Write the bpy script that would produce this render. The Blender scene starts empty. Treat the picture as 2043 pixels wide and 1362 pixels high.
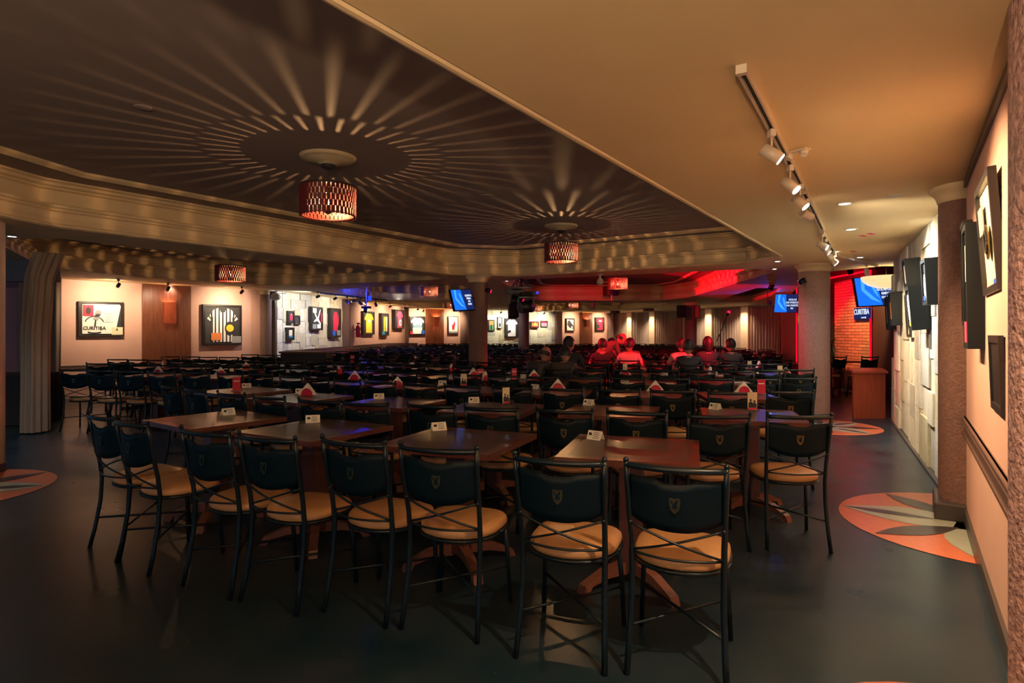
import bpy, bmesh, math, random
from mathutils import Vector, Matrix, Euler
S = bpy.context.scene
C = S.collection
PI = math.pi
H, F, CX, HY = 1.42, 1190.0, 1021.5, 662.0     # eye height, focal length in pixels, centre column, horizon row

# ---------------------------------------------------------------- camera, world, exposure
cam_d = bpy.data.cameras.new('camera')
cam_d.sensor_width = 36.0
cam_d.lens = 36.0 * F / 2043.0
cam_d.shift_y = -19.0 / 2043.0
cam_d.clip_start = 0.05
cam_d.clip_end = 200
cam = bpy.data.objects.new('camera', cam_d)
C.objects.link(cam)
cam.location = (0, 0, H)
cam.rotation_euler = (PI / 2, 0, 0)
S.camera = cam
W = bpy.data.worlds.new('world')
S.world = W
W.use_nodes = True
W.node_tree.nodes['Background'].inputs[0].default_value = (0.10, 0.40, 0.75, 1)
W.node_tree.nodes['Background'].inputs[1].default_value = 0.18
S.view_settings.view_transform = 'Standard'
S.view_settings.look = 'None'
S.view_settings.exposure = 1.45
S.view_settings.gamma = 1.0
S.view_settings.use_curve_mapping = False

WARM = (1.0, 0.66, 0.36)
SOFTW = (1.0, 0.74, 0.48)
COOL = (0.80, 0.88, 1.0)

# ---------------------------------------------------------------- helpers
def G(px, py, z=0.0):
    """place measured in the photo on the level z"""
    d = F * (H - z) / (py - HY)
    return Vector(((px - CX) / F * d, d, z))

def R(px, d, z=0.0):
    return Vector(((px - CX) / F * d, d, z))

def zat(py, d):
    return H - (py - HY) * d / F

def tag(o, label=None, cat=None, group=None, kind=None):
    if label: o['label'] = label
    if cat: o['category'] = cat
    if group: o['group'] = group
    if kind: o['kind'] = kind
    return o

def empty(name, loc, rz=0.0, label=None, cat=None, group=None):
    o = bpy.data.objects.new(name, None)
    o.empty_display_size = 0.1
    C.objects.link(o)
    o.location = loc
    o.rotation_euler = (0, 0, rz)
    return tag(o, label, cat, group)

def link(name, me, parent=None):
    o = bpy.data.objects.new(name, me)
    C.objects.link(o)
    if parent: o.parent = parent
    return o

class MB:
    def __init__(s):
        s.bm = bmesh.new(); s.mi = 0
    def _fin(s, faces, smooth=False):
        for f in faces:
            f.material_index = s.mi
            f.smooth = smooth
    def box(s, c, size, rot=None, bev=0.0):
        m = Matrix.Translation(Vector(c)) @ (rot if rot is not None else Matrix.Identity(4)) @ Matrix.Diagonal((size[0], size[1], size[2], 1))
        r = bmesh.ops.create_cube(s.bm, size=1.0, matrix=m)
        fs = list({f for v in r['verts'] for f in v.link_faces})
        s._fin(fs)
        if bev > 0:
            es = list({e for v in r['verts'] for e in v.link_edges})
            b = bmesh.ops.bevel(s.bm, geom=es, offset=bev, segments=2, affect='EDGES', profile=0.5)
            s._fin(b['faces'])
        return s
    def cyl(s, p, q, r, r2=None, n=16, cap=True, smooth=True):
        p = Vector(p); q = Vector(q); r2 = r if r2 is None else r2
        a = (q - p).normalized()
        u = a.orthogonal().normalized(); v = a.cross(u)
        A = []; B = []
        for i in range(n):
            t = 2 * PI * i / n
            d = u * math.cos(t) + v * math.sin(t)
            A.append(s.bm.verts.new(p + d * r)); B.append(s.bm.verts.new(q + d * r2))
        fs = [s.bm.faces.new((A[i], A[(i + 1) % n], B[(i + 1) % n], B[i])) for i in range(n)]
        s._fin(fs, smooth)
        if cap:
            s._fin([s.bm.faces.new(A[::-1]), s.bm.faces.new(B)])
        return s
    def tube(s, pts, r, n=8, flat=1.0, up=None):
        pts = [Vector(p) for p in pts]
        rings = []
        u = None
        for i, p in enumerate(pts):
            a = (pts[min(i + 1, len(pts) - 1)] - pts[max(i - 1, 0)]).normalized()
            if u is None:
                u = a.orthogonal().normalized() if up is None else (Vector(up) - a * a.dot(Vector(up))).normalized()
            u = (u - a * a.dot(u)).normalized(); v = a.cross(u)
            rr = r[i] if isinstance(r, (list, tuple)) else r
            rings.append([s.bm.verts.new(p + (u * math.cos(2 * PI * k / n) * flat + v * math.sin(2 * PI * k / n)) * rr) for k in range(n)])
        fs = []
        for A, B in zip(rings, rings[1:]):
            fs += [s.bm.faces.new((A[i], A[(i + 1) % n], B[(i + 1) % n], B[i])) for i in range(n)]
        s._fin(fs, True)
        s._fin([s.bm.faces.new(rings[0][::-1]), s.bm.faces.new(rings[-1])])
        return s
    def lathe(s, prof, c=(0, 0, 0), n=32, smooth=True, a0=0, a1=2 * PI):
        c = Vector(c)
        full = abs(a1 - a0 - 2 * PI) < 1e-6
        m = n if full else n + 1
        rings = []
        for r, z in prof:
            rings.append([s.bm.verts.new(c + Vector((max(r, 1e-4) * math.cos(a0 + (a1 - a0) * k / n), max(r, 1e-4) * math.sin(a0 + (a1 - a0) * k / n), z))) for k in range(m)])
        fs = []
        for A, B in zip(rings, rings[1:]):
            for i in range(n if full else n):
                j = (i + 1) % m if full else i + 1
                fs.append(s.bm.faces.new((A[i], A[j], B[j], B[i])))
        s._fin(fs, smooth)
        return s
    def ball(s, c, r, sc=(1, 1, 1), n=16, m=10):
        r_ = bmesh.ops.create_uvsphere(s.bm, u_segments=n, v_segments=m, radius=r, matrix=Matrix.Translation(Vector(c)) @ Matrix.Diagonal((sc[0], sc[1], sc[2], 1)))
        s._fin(list({f for v in r_['verts'] for f in v.link_faces}), True)
        return s
    def poly(s, pts, th=None, off=(0, 0, 0)):
        """flat outline, extruded by the vector th"""
        off = Vector(off)
        A = [s.bm.verts.new(Vector(p) + off) for p in pts]
        f = s.bm.faces.new(A)
        s._fin([f])
        if th is not None:
            th = Vector(th)
            B = [s.bm.verts.new(v.co + th) for v in A]
            n = len(A)
            s._fin([s.bm.faces.new(B[::-1])] + [s.bm.faces.new((A[i], B[i], B[(i + 1) % n], A[(i + 1) % n])) for i in range(n)])
        return s
    def build(s, name, mats, parent=None, recalc=True):
        if recalc: bmesh.ops.recalc_face_normals(s.bm, faces=s.bm.faces)
        me = bpy.data.meshes.new(name)
        s.bm.to_mesh(me); s.bm.free()
        for m in (mats if isinstance(mats, (list, tuple)) else [mats]):
            me.materials.append(m)
        return link(name, me, parent)

def copy_tree(o, loc=None, rz=None, label=None, group=None, parent=None):
    c = o.copy(); C.objects.link(c)
    if parent: c.parent = parent
    for ch in o.children: copy_tree(ch, parent=c)
    if loc is not None: c.location = loc
    if rz is not None: c.rotation_euler = (0, 0, rz)
    if label: c['label'] = label
    if group: c['group'] = group
    return c

# ---------------------------------------------------------------- materials
def mat(name, col, rough=0.6, metal=0.0, noise=None, bump=0.0, bscale=60.0, spec=0.5, coat=0.0, emit=None, es=0.0, trans=0.0, nscale=8.0, stretch=None, detail=4):
    m = bpy.data.materials.new(name); m.use_nodes = True
    nt = m.node_tree; b = nt.nodes['Principled BSDF']
    b.inputs['Base Color'].default_value = (*col, 1)
    b.inputs['Roughness'].default_value = rough
    b.inputs['Metallic'].default_value = metal
    b.inputs['Specular IOR Level'].default_value = spec
    if coat: b.inputs['Coat Weight'].default_value = coat; b.inputs['Coat Roughness'].default_value = 0.08
    if trans: b.inputs['Transmission Weight'].default_value = trans
    if emit:
        b.inputs['Emission Color'].default_value = (*emit, 1); b.inputs['Emission Strength'].default_value = es
    if noise or bump:
        tc = nt.nodes.new('ShaderNodeTexCoord')
        mp = nt.nodes.new('ShaderNodeMapping')
        nt.links.new(tc.outputs['Object'], mp.inputs['Vector'])
        if stretch: mp.inputs['Scale'].default_value = stretch
    if noise:
        n = nt.nodes.new('ShaderNodeTexNoise'); n.inputs['Scale'].default_value = nscale; n.inputs['Detail'].default_value = detail
        cr = nt.nodes.new('ShaderNodeValToRGB')
        cr.color_ramp.elements[0].position = 0.3; cr.color_ramp.elements[1].position = 0.7
        cr.color_ramp.elements[0].color = (*col, 1); cr.color_ramp.elements[1].color = (*noise, 1)
        nt.links.new(mp.outputs['Vector'], n.inputs['Vector']); nt.links.new(n.outputs['Fac'], cr.inputs['Fac'])
        nt.links.new(cr.outputs['Color'], b.inputs['Base Color'])
    if bump:
        n2 = nt.nodes.new('ShaderNodeTexNoise'); n2.inputs['Scale'].default_value = bscale; n2.inputs['Detail'].default_value = 6
        bp = nt.nodes.new('ShaderNodeBump'); bp.inputs['Strength'].default_value = bump; bp.inputs['Distance'].default_value = 0.02
        nt.links.new(mp.outputs['Vector'], n2.inputs['Vector']); nt.links.new(n2.outputs['Fac'], bp.inputs['Height'])
        nt.links.new(bp.outputs['Normal'], b.inputs['Normal'])
    return m

def glow(name, col, s):
    m = bpy.data.materials.new(name); m.use_nodes = True
    nt = m.node_tree; nt.nodes.clear()
    e = nt.nodes.new('ShaderNodeEmission'); e.inputs[0].default_value = (*col, 1); e.inputs[1].default_value = s
    o = nt.nodes.new('ShaderNodeOutputMaterial'); nt.links.new(e.outputs[0], o.inputs[0])
    return m

M = {}
M['ceil'] = mat('ceiling_paint', (0.72, 0.55, 0.31), 0.75, noise=(0.68, 0.52, 0.29), nscale=1.5)
M['cofr'] = mat('coffer_paint', (0.25, 0.20, 0.195), 0.7, noise=(0.235, 0.188, 0.183), nscale=2)
M['crown'] = mat('crown_paint', (0.70, 0.54, 0.32), 0.6)
M['pink'] = mat('salmon_wall_paint', (0.66, 0.40, 0.31), 0.6, noise=(0.62, 0.37, 0.29), nscale=3)
M['plum'] = mat('plum_wall_paint', (0.36, 0.20, 0.24), 0.7)
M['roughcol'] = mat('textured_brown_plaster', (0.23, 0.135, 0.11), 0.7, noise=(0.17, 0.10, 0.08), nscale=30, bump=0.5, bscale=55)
M['roughbright'] = mat('brightened_brown_plaster', (0.40, 0.255, 0.21), 0.7, noise=(0.31, 0.195, 0.16), nscale=30, bump=0.5, bscale=55)  # column plaster with a lighter colour standing in for missing light
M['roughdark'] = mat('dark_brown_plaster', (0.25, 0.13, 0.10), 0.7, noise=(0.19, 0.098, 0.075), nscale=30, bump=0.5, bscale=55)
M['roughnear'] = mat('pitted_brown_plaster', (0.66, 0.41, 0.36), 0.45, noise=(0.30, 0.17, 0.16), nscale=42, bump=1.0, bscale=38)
M['skirt'] = mat('dark_skirting', (0.055, 0.045, 0.040), 0.35)
M['rail'] = mat('dark_wood_rail', (0.10, 0.055, 0.040), 0.35)
M['brownhalf'] = mat('brown_painted_ledge', (0.20, 0.095, 0.075), 0.55)
M['woodpanel'] = mat('red_brown_wood_panel', (0.20, 0.062, 0.025), 0.4, noise=(0.12, 0.034, 0.014), nscale=6, stretch=(6, 6, 0.5))
M['redwood'] = mat('orange_red_wood', (0.42, 0.085, 0.035), 0.35, noise=(0.28, 0.05, 0.02), nscale=9, stretch=(8, 8, 0.5))
M['stoneA'] = mat('cream_stone', (0.62, 0.56, 0.42), 0.8, noise=(0.50, 0.44, 0.31), nscale=7, bump=0.5, bscale=20, stretch=(1, 1, 0.6))
M['stoneB'] = mat('pale_stone', (0.70, 0.66, 0.55), 0.8, noise=(0.58, 0.52, 0.40), nscale=9, bump=0.5, bscale=16)
M['stoneC'] = mat('yellow_stone', (0.56, 0.48, 0.29), 0.8, noise=(0.44, 0.38, 0.24), nscale=6, bump=0.5, bscale=22)
M['stoneD'] = mat('grey_stone', (0.46, 0.44, 0.37), 0.8, noise=(0.36, 0.33, 0.26), nscale=11, bump=0.5, bscale=22)
M['black'] = mat('black_painted_metal', (0.003, 0.010, 0.015), 0.34, spec=0.4)
M['blackplate'] = mat('black_back_plate', (0.0012, 0.008, 0.014), 0.5, spec=0.18)
M['brass'] = mat('brass_emblem', (0.19, 0.135, 0.05), 0.30, metal=0.95)
M['tan'] = mat('tan_leatherette', (0.52, 0.275, 0.115), 0.36, noise=(0.47, 0.245, 0.10), nscale=12, bump=0.08, bscale=220)
M['tbord'] = mat('dark_red_wood', (0.115, 0.036, 0.024), 0.30, noise=(0.08, 0.024, 0.016), nscale=8, stretch=(1, 9, 1), coat=0.2)
M['ttop'] = mat('dark_laminate', (0.065, 0.045, 0.042), 0.36, noise=(0.055, 0.038, 0.034), nscale=10, coat=0.15)
M['tfoot'] = mat('table_foot_wood', (0.20, 0.075, 0.045), 0.4)
M['frame'] = mat('black_brown_frame', (0.020, 0.016, 0.015), 0.35)
M['framein'] = mat('dark_frame_lining', (0.035, 0.033, 0.033), 0.6)
M['white'] = mat('white_paper', (0.80, 0.77, 0.68), 0.6)
M['cloth'] = mat('white_cloth', (0.82, 0.80, 0.76), 0.8)
M['cream'] = mat('cream_card', (0.74, 0.64, 0.42), 0.6)
M['red'] = mat('crimson_print', (0.55, 0.012, 0.05), 0.45)
M['redcloth'] = mat('red_cloth', (0.62, 0.02, 0.06), 0.8)
M['pinkcloth'] = mat('rose_red_cloth', (0.68, 0.06, 0.14), 0.8)
M['yellow'] = mat('yellow_cloth', (0.80, 0.55, 0.03), 0.8)
M['ink'] = mat('dark_ink', (0.025, 0.025, 0.03), 0.6)
M['grey'] = mat('grey_print', (0.30, 0.30, 0.30), 0.6)
M['blueink'] = mat('blue_print', (0.03, 0.25, 0.42), 0.6)
M['bluep'] = mat('deep_blue_print', (0.02, 0.10, 0.55), 0.6)
M['greenp'] = mat('green_print', (0.10, 0.28, 0.12), 0.6)
M['orangep'] = mat('orange_print', (0.75, 0.22, 0.05), 0.6)
M['steel'] = mat('brushed_steel', (0.45, 0.45, 0.45), 0.3, metal=0.9)
M['whitemetal'] = mat('white_enamel', (0.62, 0.52, 0.40), 0.4)
M['plaster'] = mat('cream_plaster_ornament', (0.52, 0.42, 0.27), 0.7)
M['curtain'] = mat('grey_beige_curtain', (0.42, 0.33, 0.27), 0.85, noise=(0.24, 0.18, 0.15), nscale=30, stretch=(1, 1, 0.05))
M['curtpale'] = mat('beige_curtain', (0.34, 0.25, 0.18), 0.85)
M['pil'] = mat('cream_pilaster_paint', (0.62, 0.46, 0.31), 0.6)
M['maroon'] = mat('dark_maroon_wall', (0.055, 0.018, 0.026), 0.6)
M['speaker'] = mat('black_speaker_box', (0.005, 0.007, 0.009), 0.7, spec=.25)
M['skin'] = mat('skin', (0.46, 0.24, 0.16), 0.5)
M['hair'] = mat('dark_hair', (0.018, 0.014, 0.013), 0.5)
M['darkcloth'] = mat('black_table_cloth', (0.018, 0.022, 0.027), 0.8)
M['glassb'] = mat('glass', (0.75, 0.8, 0.8), 0.05, trans=0.9)
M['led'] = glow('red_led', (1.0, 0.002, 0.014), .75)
M['neon'] = glow('lime_led', (0.50, 0.65, 0.04), .6)
M['lens_w'] = glow('lamp_lens_warm', (1.0, 0.86, 0.62), 18)
M['lens_c'] = glow('lamp_lens_cool', (0.72, 0.82, 1.0), 9)
M['lens_off'] = mat('lamp_lens_off', (0.6, 0.55, 0.45), 0.3)
M['bulb'] = glow('warm_bulb', (1.0, 0.75, 0.5), 60)
M['scblue'] = glow('screen_blue', (0.010, 0.14, 0.75), .5)
M['scpale'] = glow('screen_pale_blue', (0.06, 0.34, 1.0), .5)
M['scdark'] = glow('screen_navy', (0.010, 0.016, 0.09), 0.5)
M['scwhite'] = glow('screen_white', (0.55, 0.62, 0.75), .5)
M['blueglow'] = glow('blue_stage_lamp', (0.01, 0.03, 1.0), 1)
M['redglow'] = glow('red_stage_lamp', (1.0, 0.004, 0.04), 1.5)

def shade_material():
    m = mat('red_wood_veneer', (0.085, 0.006, 0.005), 0.5)
    nt = m.node_tree; b = nt.nodes['Principled BSDF']
    t = nt.nodes.new('ShaderNodeBsdfTranslucent'); t.inputs[0].default_value = (0.55, 0.04, 0.03, 1)
    mx = nt.nodes.new('ShaderNodeMixShader'); mx.inputs[0].default_value = 0.03
    nt.links.new(b.outputs[0], mx.inputs[1]); nt.links.new(t.outputs[0], mx.inputs[2])
    nt.links.new(mx.outputs[0], nt.nodes['Material Output'].inputs[0])
    return m
M['veneer'] = shade_material()

def floor_material():
    m = mat('dark_polished_concrete', (0.035, 0.033, 0.030), 0.22, spec=0.42)
    nt = m.node_tree; b = nt.nodes['Principled BSDF']
    tc = nt.nodes.new('ShaderNodeTexCoord')
    n = nt.nodes.new('ShaderNodeTexNoise'); n.inputs['Scale'].default_value = 1.7; n.inputs['Detail'].default_value = 8
    cr = nt.nodes.new('ShaderNodeValToRGB')
    cr.color_ramp.elements[0].color = (0.006, 0.022, 0.036, 1); cr.color_ramp.elements[1].color = (0.024, 0.038, 0.050, 1)
    cr.color_ramp.elements[0].position = 0.35; cr.color_ramp.elements[1].position = 0.7
    v = nt.nodes.new('ShaderNodeTexVoronoi'); v.inputs['Scale'].default_value = 14
    st = nt.nodes.new('ShaderNodeMath'); st.operation = 'LESS_THAN'; st.inputs[1].default_value = 0.05
    n3 = nt.nodes.new('ShaderNodeTexNoise'); n3.inputs['Scale'].default_value = 9
    g3 = nt.nodes.new('ShaderNodeMath'); g3.operation = 'GREATER_THAN'; g3.inputs[1].default_value = 0.58
    mu = nt.nodes.new('ShaderNodeMath'); mu.operation = 'MULTIPLY'
    mx = nt.nodes.new('ShaderNodeMix'); mx.data_type = 'RGBA'; mx.inputs[7].default_value = (0.30, 0.23, 0.15, 1)
    rr = nt.nodes.new('ShaderNodeMapRange'); rr.inputs[3].default_value = 0.20; rr.inputs[4].default_value = 0.42
    for a in (n, v, n3): nt.links.new(tc.outputs['Object'], a.inputs['Vector'])
    nt.links.new(n.outputs['Fac'], cr.inputs['Fac']); nt.links.new(v.outputs['Distance'], st.inputs[0])
    nt.links.new(n3.outputs['Fac'], g3.inputs[0]); nt.links.new(st.outputs[0], mu.inputs[0]); nt.links.new(g3.outputs[0], mu.inputs[1])
    nt.links.new(mu.outputs[0], mx.inputs[0]); nt.links.new(cr.outputs['Color'], mx.inputs[6]); nt.links.new(mx.outputs[2], b.inputs['Base Color'])
    nt.links.new(n.outputs['Fac'], rr.inputs[0]); nt.links.new(rr.outputs[0], b.inputs['Roughness'])
    return m
M['floor'] = floor_material()

def brick_material():
    m = mat('painted_brick', (0.5, 0.3, 0.2), 0.6)
    nt = m.node_tree; b = nt.nodes['Principled BSDF']
    tc = nt.nodes.new('ShaderNodeTexCoord'); sx = nt.nodes.new('ShaderNodeSeparateXYZ'); cx = nt.nodes.new('ShaderNodeCombineXYZ')
    br = nt.nodes.new('ShaderNodeTexBrick'); br.inputs['Scale'].default_value = 1.0
    br.inputs['Brick Width'].default_value = 0.34; br.inputs['Row Height'].default_value = 0.075; br.inputs['Mortar Size'].default_value = 0.008
    br.inputs['Color1'].default_value = (0.62, 0.36, 0.26, 1); br.inputs['Color2'].default_value = (0.42, 0.22, 0.16, 1); br.inputs['Mortar'].default_value = (0.12, 0.08, 0.06, 1)
    bp = nt.nodes.new('ShaderNodeBump'); bp.inputs['Strength'].default_value = 0.6; bp.inputs['Distance'].default_value = 0.01
    nt.links.new(tc.outputs['Object'], sx.inputs[0]); nt.links.new(sx.outputs[0], cx.inputs[0]); nt.links.new(sx.outputs[2], cx.inputs[1])
    nt.links.new(cx.outputs[0], br.inputs['Vector']); nt.links.new(br.outputs['Color'], b.inputs['Base Color'])
    nt.links.new(br.outputs['Fac'], bp.inputs['Height']); bp.invert = True; nt.links.new(bp.outputs['Normal'], b.inputs['Normal'])
    return m
M['brick'] = brick_material()

def lamp(name, kind, loc, energy, col, parent=None, target=None, angle=60, blend=0.5, r=0.02, size=None):
    d = bpy.data.lights.new(name, kind); d.energy = energy; d.color = col
    if kind != 'AREA': d.shadow_soft_size = r
    if kind == 'SPOT': d.spot_size = math.radians(angle); d.spot_blend = blend
    if kind == 'AREA' and size: d.size = size
    o = bpy.data.objects.new(name, d); C.objects.link(o)
    o.location = loc
    if target is not None:
        v = Vector(target) - Vector(loc)
        o.rotation_euler = v.to_track_quat('-Z', 'Y').to_euler()
    if parent:
        bpy.context.view_layer.update()
        o.parent = parent
        o.matrix_parent_inverse = parent.matrix_world.inverted()
    return o

def text(body, size, m, parent, loc, rot=(PI / 2, 0, 0), align='CENTER', name='lettering', sx=1.0, ext=0.002, bold=0.0):
    cu = bpy.data.curves.new(name, 'FONT'); cu.body = body; cu.size = size; cu.extrude = ext; cu.align_x = align; cu.align_y = 'CENTER'; cu.offset = bold
    cu.space_line = 0.95; cu.resolution_u = 3
    t = bpy.data.objects.new(name, cu); C.objects.link(t)
    bpy.context.view_layer.update()
    me = bpy.data.meshes.new_from_object(t.evaluated_get(bpy.context.evaluated_depsgraph_get()))
    bpy.data.objects.remove(t); bpy.data.curves.remove(cu)
    me.materials.clear(); me.materials.append(m)
    o = link(name, me, parent)
    o.location = loc; o.rotation_euler = rot; o.scale = (sx, 1, 1)
    return o

# ================================================================ THE SETTING
CZ = 2.54      # main ceiling
UZ = 3.07      # raised coffer ceiling
def fillloops(loops, z, m, name, th=0.0):
    bm = bmesh.new(); es = []
    for lp in loops:
        vs = [bm.verts.new((p[0], p[1], z)) for p in lp]
        es += [bm.edges.new((vs[i], vs[(i + 1) % len(vs)])) for i in range(len(vs))]
    bmesh.ops.triangle_fill(bm, use_beauty=True, edges=es, use_dissolve=False)
    me = bpy.data.meshes.new(name); bm.to_mesh(me); bm.free(); me.materials.append(m)
    return link(name, me)

fl = fillloops([[(-16, -4), (14, -4), (14, 40), (-16, 40)]], 0, M['floor'], 'floor'); tag(fl, kind='structure')

def ns(n, s): return (0.829 * n + 0.559 * s, -0.559 * n + 0.829 * s)
COF1 = [ns(-1.6, -1.6), ns(-1.6, 9.5), ns(-2.3, 10.1), ns(-6.6, 10.0), ns(-7.56, 9.0), (-4.88, 6.35), (-5.35, 3.0), (-5.0, .4), (-4.0, -2.0), (-2.8, -2.6)]
COF2 = [(-5.43, 7.15), (-6.3, 7.2), (-8.05, 10.2), (-7.6, 12.2), (-6.04, 14.0), (-5.14, 14.4), (-1.6, 12.8), (-1.4, 12.3), (-2.32, 10.95), (-4.32, 9.0)]
COF3 = [(0.09, 12.8), (4.3, 10.6), (4.86, 10.9), (5.75, 19.4), (5.3, 21.3), (1.0, 21.3), (0.56, 20.3), (-0.23, 13.3)]
COF4 = [(-4.66, 15.7), (-4.9, 18.0), (-4.3, 20.8), (-1.6, 21.2), (-0.75, 20), (-1.2, 14.4), (-1.9, 13.9)]
COF5 = [(6.25, 15.2), (6.7, 18), (7.7, 22.3), (9.0, 22.5), (8.0, 18.4), (6.9, 15.3)]
COF6 = [(-3.9, 22.8), (-4.4, 25), (-3.3, 28.6), (-1.0, 28.3), (-0.9, 22.9)]
COF7 = [(0.8, 22.9), (0.6, 27), (1.5, 30.5), (5.4, 30.5), (6.5, 27), (6.0, 22.9)]
STG = [(7.1, 14.8), (6.35, 12.7), (5.93, 11.0), (6.3, 10.15), (12, 10.15), (12, 20.5), (9.3, 20.2)]
ce = fillloops([[(-16, -4), (14, -4), (14, 40), (-16, 40)], COF1, COF2, COF3, COF4, COF5, COF6, COF7, STG], CZ, M['ceil'], 'ceiling')
tag(ce, kind='structure')
PROF = [(0.0, CZ), (0.03, CZ + .015), (0.03, CZ + .03), (0.05, CZ + .05), (0.065, CZ + .11), (0.06, CZ + .17), (0.03, CZ + .185), (0.03, CZ + .20), (0.0, CZ + .215), (0.0, CZ + .24),
        (0.20, CZ + .24), (0.20, CZ + .27), (0.23, CZ + .29), (0.23, CZ + .43), (0.19, CZ + .445), (0.19, CZ + .46), (0.15, CZ + .475), (0.14, CZ + .50), (0.10, CZ + .515), (0.10, UZ)]
def offset_poly(lp, o):
    n = len(lp); A = 0
    for i in range(n): A += lp[i][0] * lp[(i + 1) % n][1] - lp[(i + 1) % n][0] * lp[i][1]
    sg = 1 if A > 0 else -1
    out = []
    for i in range(n):
        p0 = Vector(lp[i - 1]); p1 = Vector(lp[i]); p2 = Vector(lp[(i + 1) % n])
        d1 = (p1 - p0).normalized(); d2 = (p2 - p1).normalized()
        n1 = Vector((d1.y, -d1.x)) * sg; n2 = Vector((d2.y, -d2.x)) * sg
        b = (n1 + n2); b = b / max(b.dot(n1), 0.35)
        out.append(p1 + b * o)
    return out
def crown(lp, prof, name, m, m2=None):
    bm = bmesh.new(); rings = []
    for o, z in prof:
        rings.append([bm.verts.new((p.x, p.y, z)) for p in offset_poly(lp, o)])
    n = len(lp)
    for A, B in zip(rings, rings[1:]):
        for i in range(n):
            f = bm.faces.new((A[i], A[(i + 1) % n], B[(i + 1) % n], B[i]))
    bmesh.ops.recalc_face_normals(bm, faces=bm.faces)
    me = bpy.data.meshes.new(name); bm.to_mesh(me); bm.free(); me.materials.append(m)
    o = link(name, me); tag(o, kind='structure'); return o
tn = 0
def ceil_ring(lp, inset, name):
    """raised moulding run around the coffer's ceiling"""
    crown([tuple(p) for p in offset_poly(lp, -inset)], [(0, UZ), (-.01, UZ - .03), (-.04, UZ - .045), (-.07, UZ - .03), (-.09, UZ - .02), (-.11, UZ)], name, M['crown'])
for k, lp in enumerate((COF1, COF2, COF3, COF4, COF5, COF6, COF7)):
    crown(lp, PROF, 'trim_%d' % (k * 2 + 1), M['crown'])
    inner = fillloops([[tuple(p) for p in offset_poly(lp, 0.10)]], UZ, M['cofr'], 'ceiling_coffer_%d' % (k + 1)); tag(inner, kind='structure')
    if k < 3: ceil_ring(lp, 0.38, 'trim_%d' % (k * 2 + 2))
# stage bay: taller dark ceiling and its edge
st = fillloops([STG], 3.35, M['maroon'], 'ceiling_stage'); tag(st, kind='structure')
crown(STG, [(0, CZ), (0, 3.35)], 'trim_20', M['cofr'])
# thin raised edge of the main coffer
crown(COF1, [(-.004, CZ), (-.012, CZ - .012), (-.03, CZ - .014), (-.05, CZ - .006), (-.06, CZ)], 'trim_21', M['crown'])

# ---- walls: P to Q runs left to right for someone facing the wall from the room
def wall(name, P, Q, m, z0=0.0, z1=CZ, th=0.12, parent=None, kind='structure'):
    P = Vector((P[0], P[1], 0)); Q = Vector((Q[0], Q[1], 0))
    L = (Q - P).length; a = math.atan2(Q.y - P.y, Q.x - P.x)
    o = MB().box((L / 2, th / 2, (z0 + z1) / 2), (L, th, z1 - z0)).build(name, m)
    o.location = P; o.rotation_euler = (0, 0, a)
    if kind: tag(o, kind=kind)
    return o
def hit(P, Q, px):
    """where the wall line P-Q meets the vertical plane seen at column px"""
    k = (px - CX) / F
    dx = Q[0] - P[0]; dy = Q[1] - P[1]
    t = (k * P[1] - P[0]) / (dx - k * dy)
    return Vector((P[0] + dx * t, P[1] + dy * t, 0))

RWa, RWb = (3.60, 4.765), (1.86, 2.146)         # salmon wall on the right (far end first)
STa, STb = (6.135, 9.6), (3.62, 4.826)          # stone wall on the right
wall('wall_right', RWa, RWb, M['pink'])
b = wall('baseboard_right', RWa, RWb, M['skirt'], 0, 0.11, -0.018)
# wooden chair rail
def rail(name, P, Q, z0=.655, z1=.79):
    P = Vector((P[0], P[1], 0)); Q = Vector((Q[0], Q[1], 0)); L = (Q - P).length
    mb = MB()
    mb.box((L / 2, -.008, (z0 + z1) / 2), (L, .016, z1 - z0)).box((L / 2, -.016, z1 - .012), (L, .032, .024), bev=.006).box((L / 2, -.016, z1 - .045), (L, .026, .018), bev=.005).box((L / 2, -.014, z0 + .012), (L, .028, .024), bev=.006)
    o = mb.build(name, M['rail']); o.location = P; o.rotation_euler = (0, 0, math.atan2(Q.y - P.y, Q.x - P.x)); tag(o, kind='structure'); return o
rail('trim_22', RWa, RWb)
o = wall('trim_23', RWa, RWb, M['skirt'], CZ - .05, CZ, -.02)

def stone_wall(name, P, Q, seed, z1=CZ, smin=.22, smax=.5, dmax=.045):
    rnd = random.Random(seed)
    P = Vector((P[0], P[1], 0)); Q = Vector((Q[0], Q[1], 0)); L = (Q - P).length
    mb = MB()
    mb.mi = 3
    mb.box((L / 2, .08, z1 / 2), (L, .08, z1))
    x = 0
    while x < L - .01:
        w = min(rnd.uniform(smin, smax), L - x)
        if L - x - w < .12: w = L - x
        z = 0.02
        while z < z1 - .01:
            h = min(rnd.uniform(smin, smax * .95), z1 - z)
            if z1 - z - h < .1: h = z1 - z
            if rnd.random() < .35 and w > .3:
                w1 = w * rnd.uniform(.35, .65)
                for (xx, ww) in ((x, w1), (x + w1, w - w1)):
                    d = rnd.uniform(0, dmax); mb.mi = rnd.choice((0, 0, 1, 1, 2, 3))
                    mb.box((xx + ww / 2, .03 - d / 2, z + h / 2), (ww - .003, .04 + d, h - .003))
            else:
                d = rnd.uniform(0, dmax); mb.mi = rnd.choice((0, 0, 1, 1, 2, 3))
                mb.box((x + w / 2, .03 - d / 2, z + h / 2), (w - .006, .04 + d, h - .006))
            z += h
        x += w
    o = mb.build(name, [M['stoneA'], M['stoneB'], M['stoneC'], M['stoneD']])
    o.location = P; o.rotation_euler = (0, 0, math.atan2(Q.y - P.y, Q.x - P.x)); tag(o, kind='structure'); return o
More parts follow.
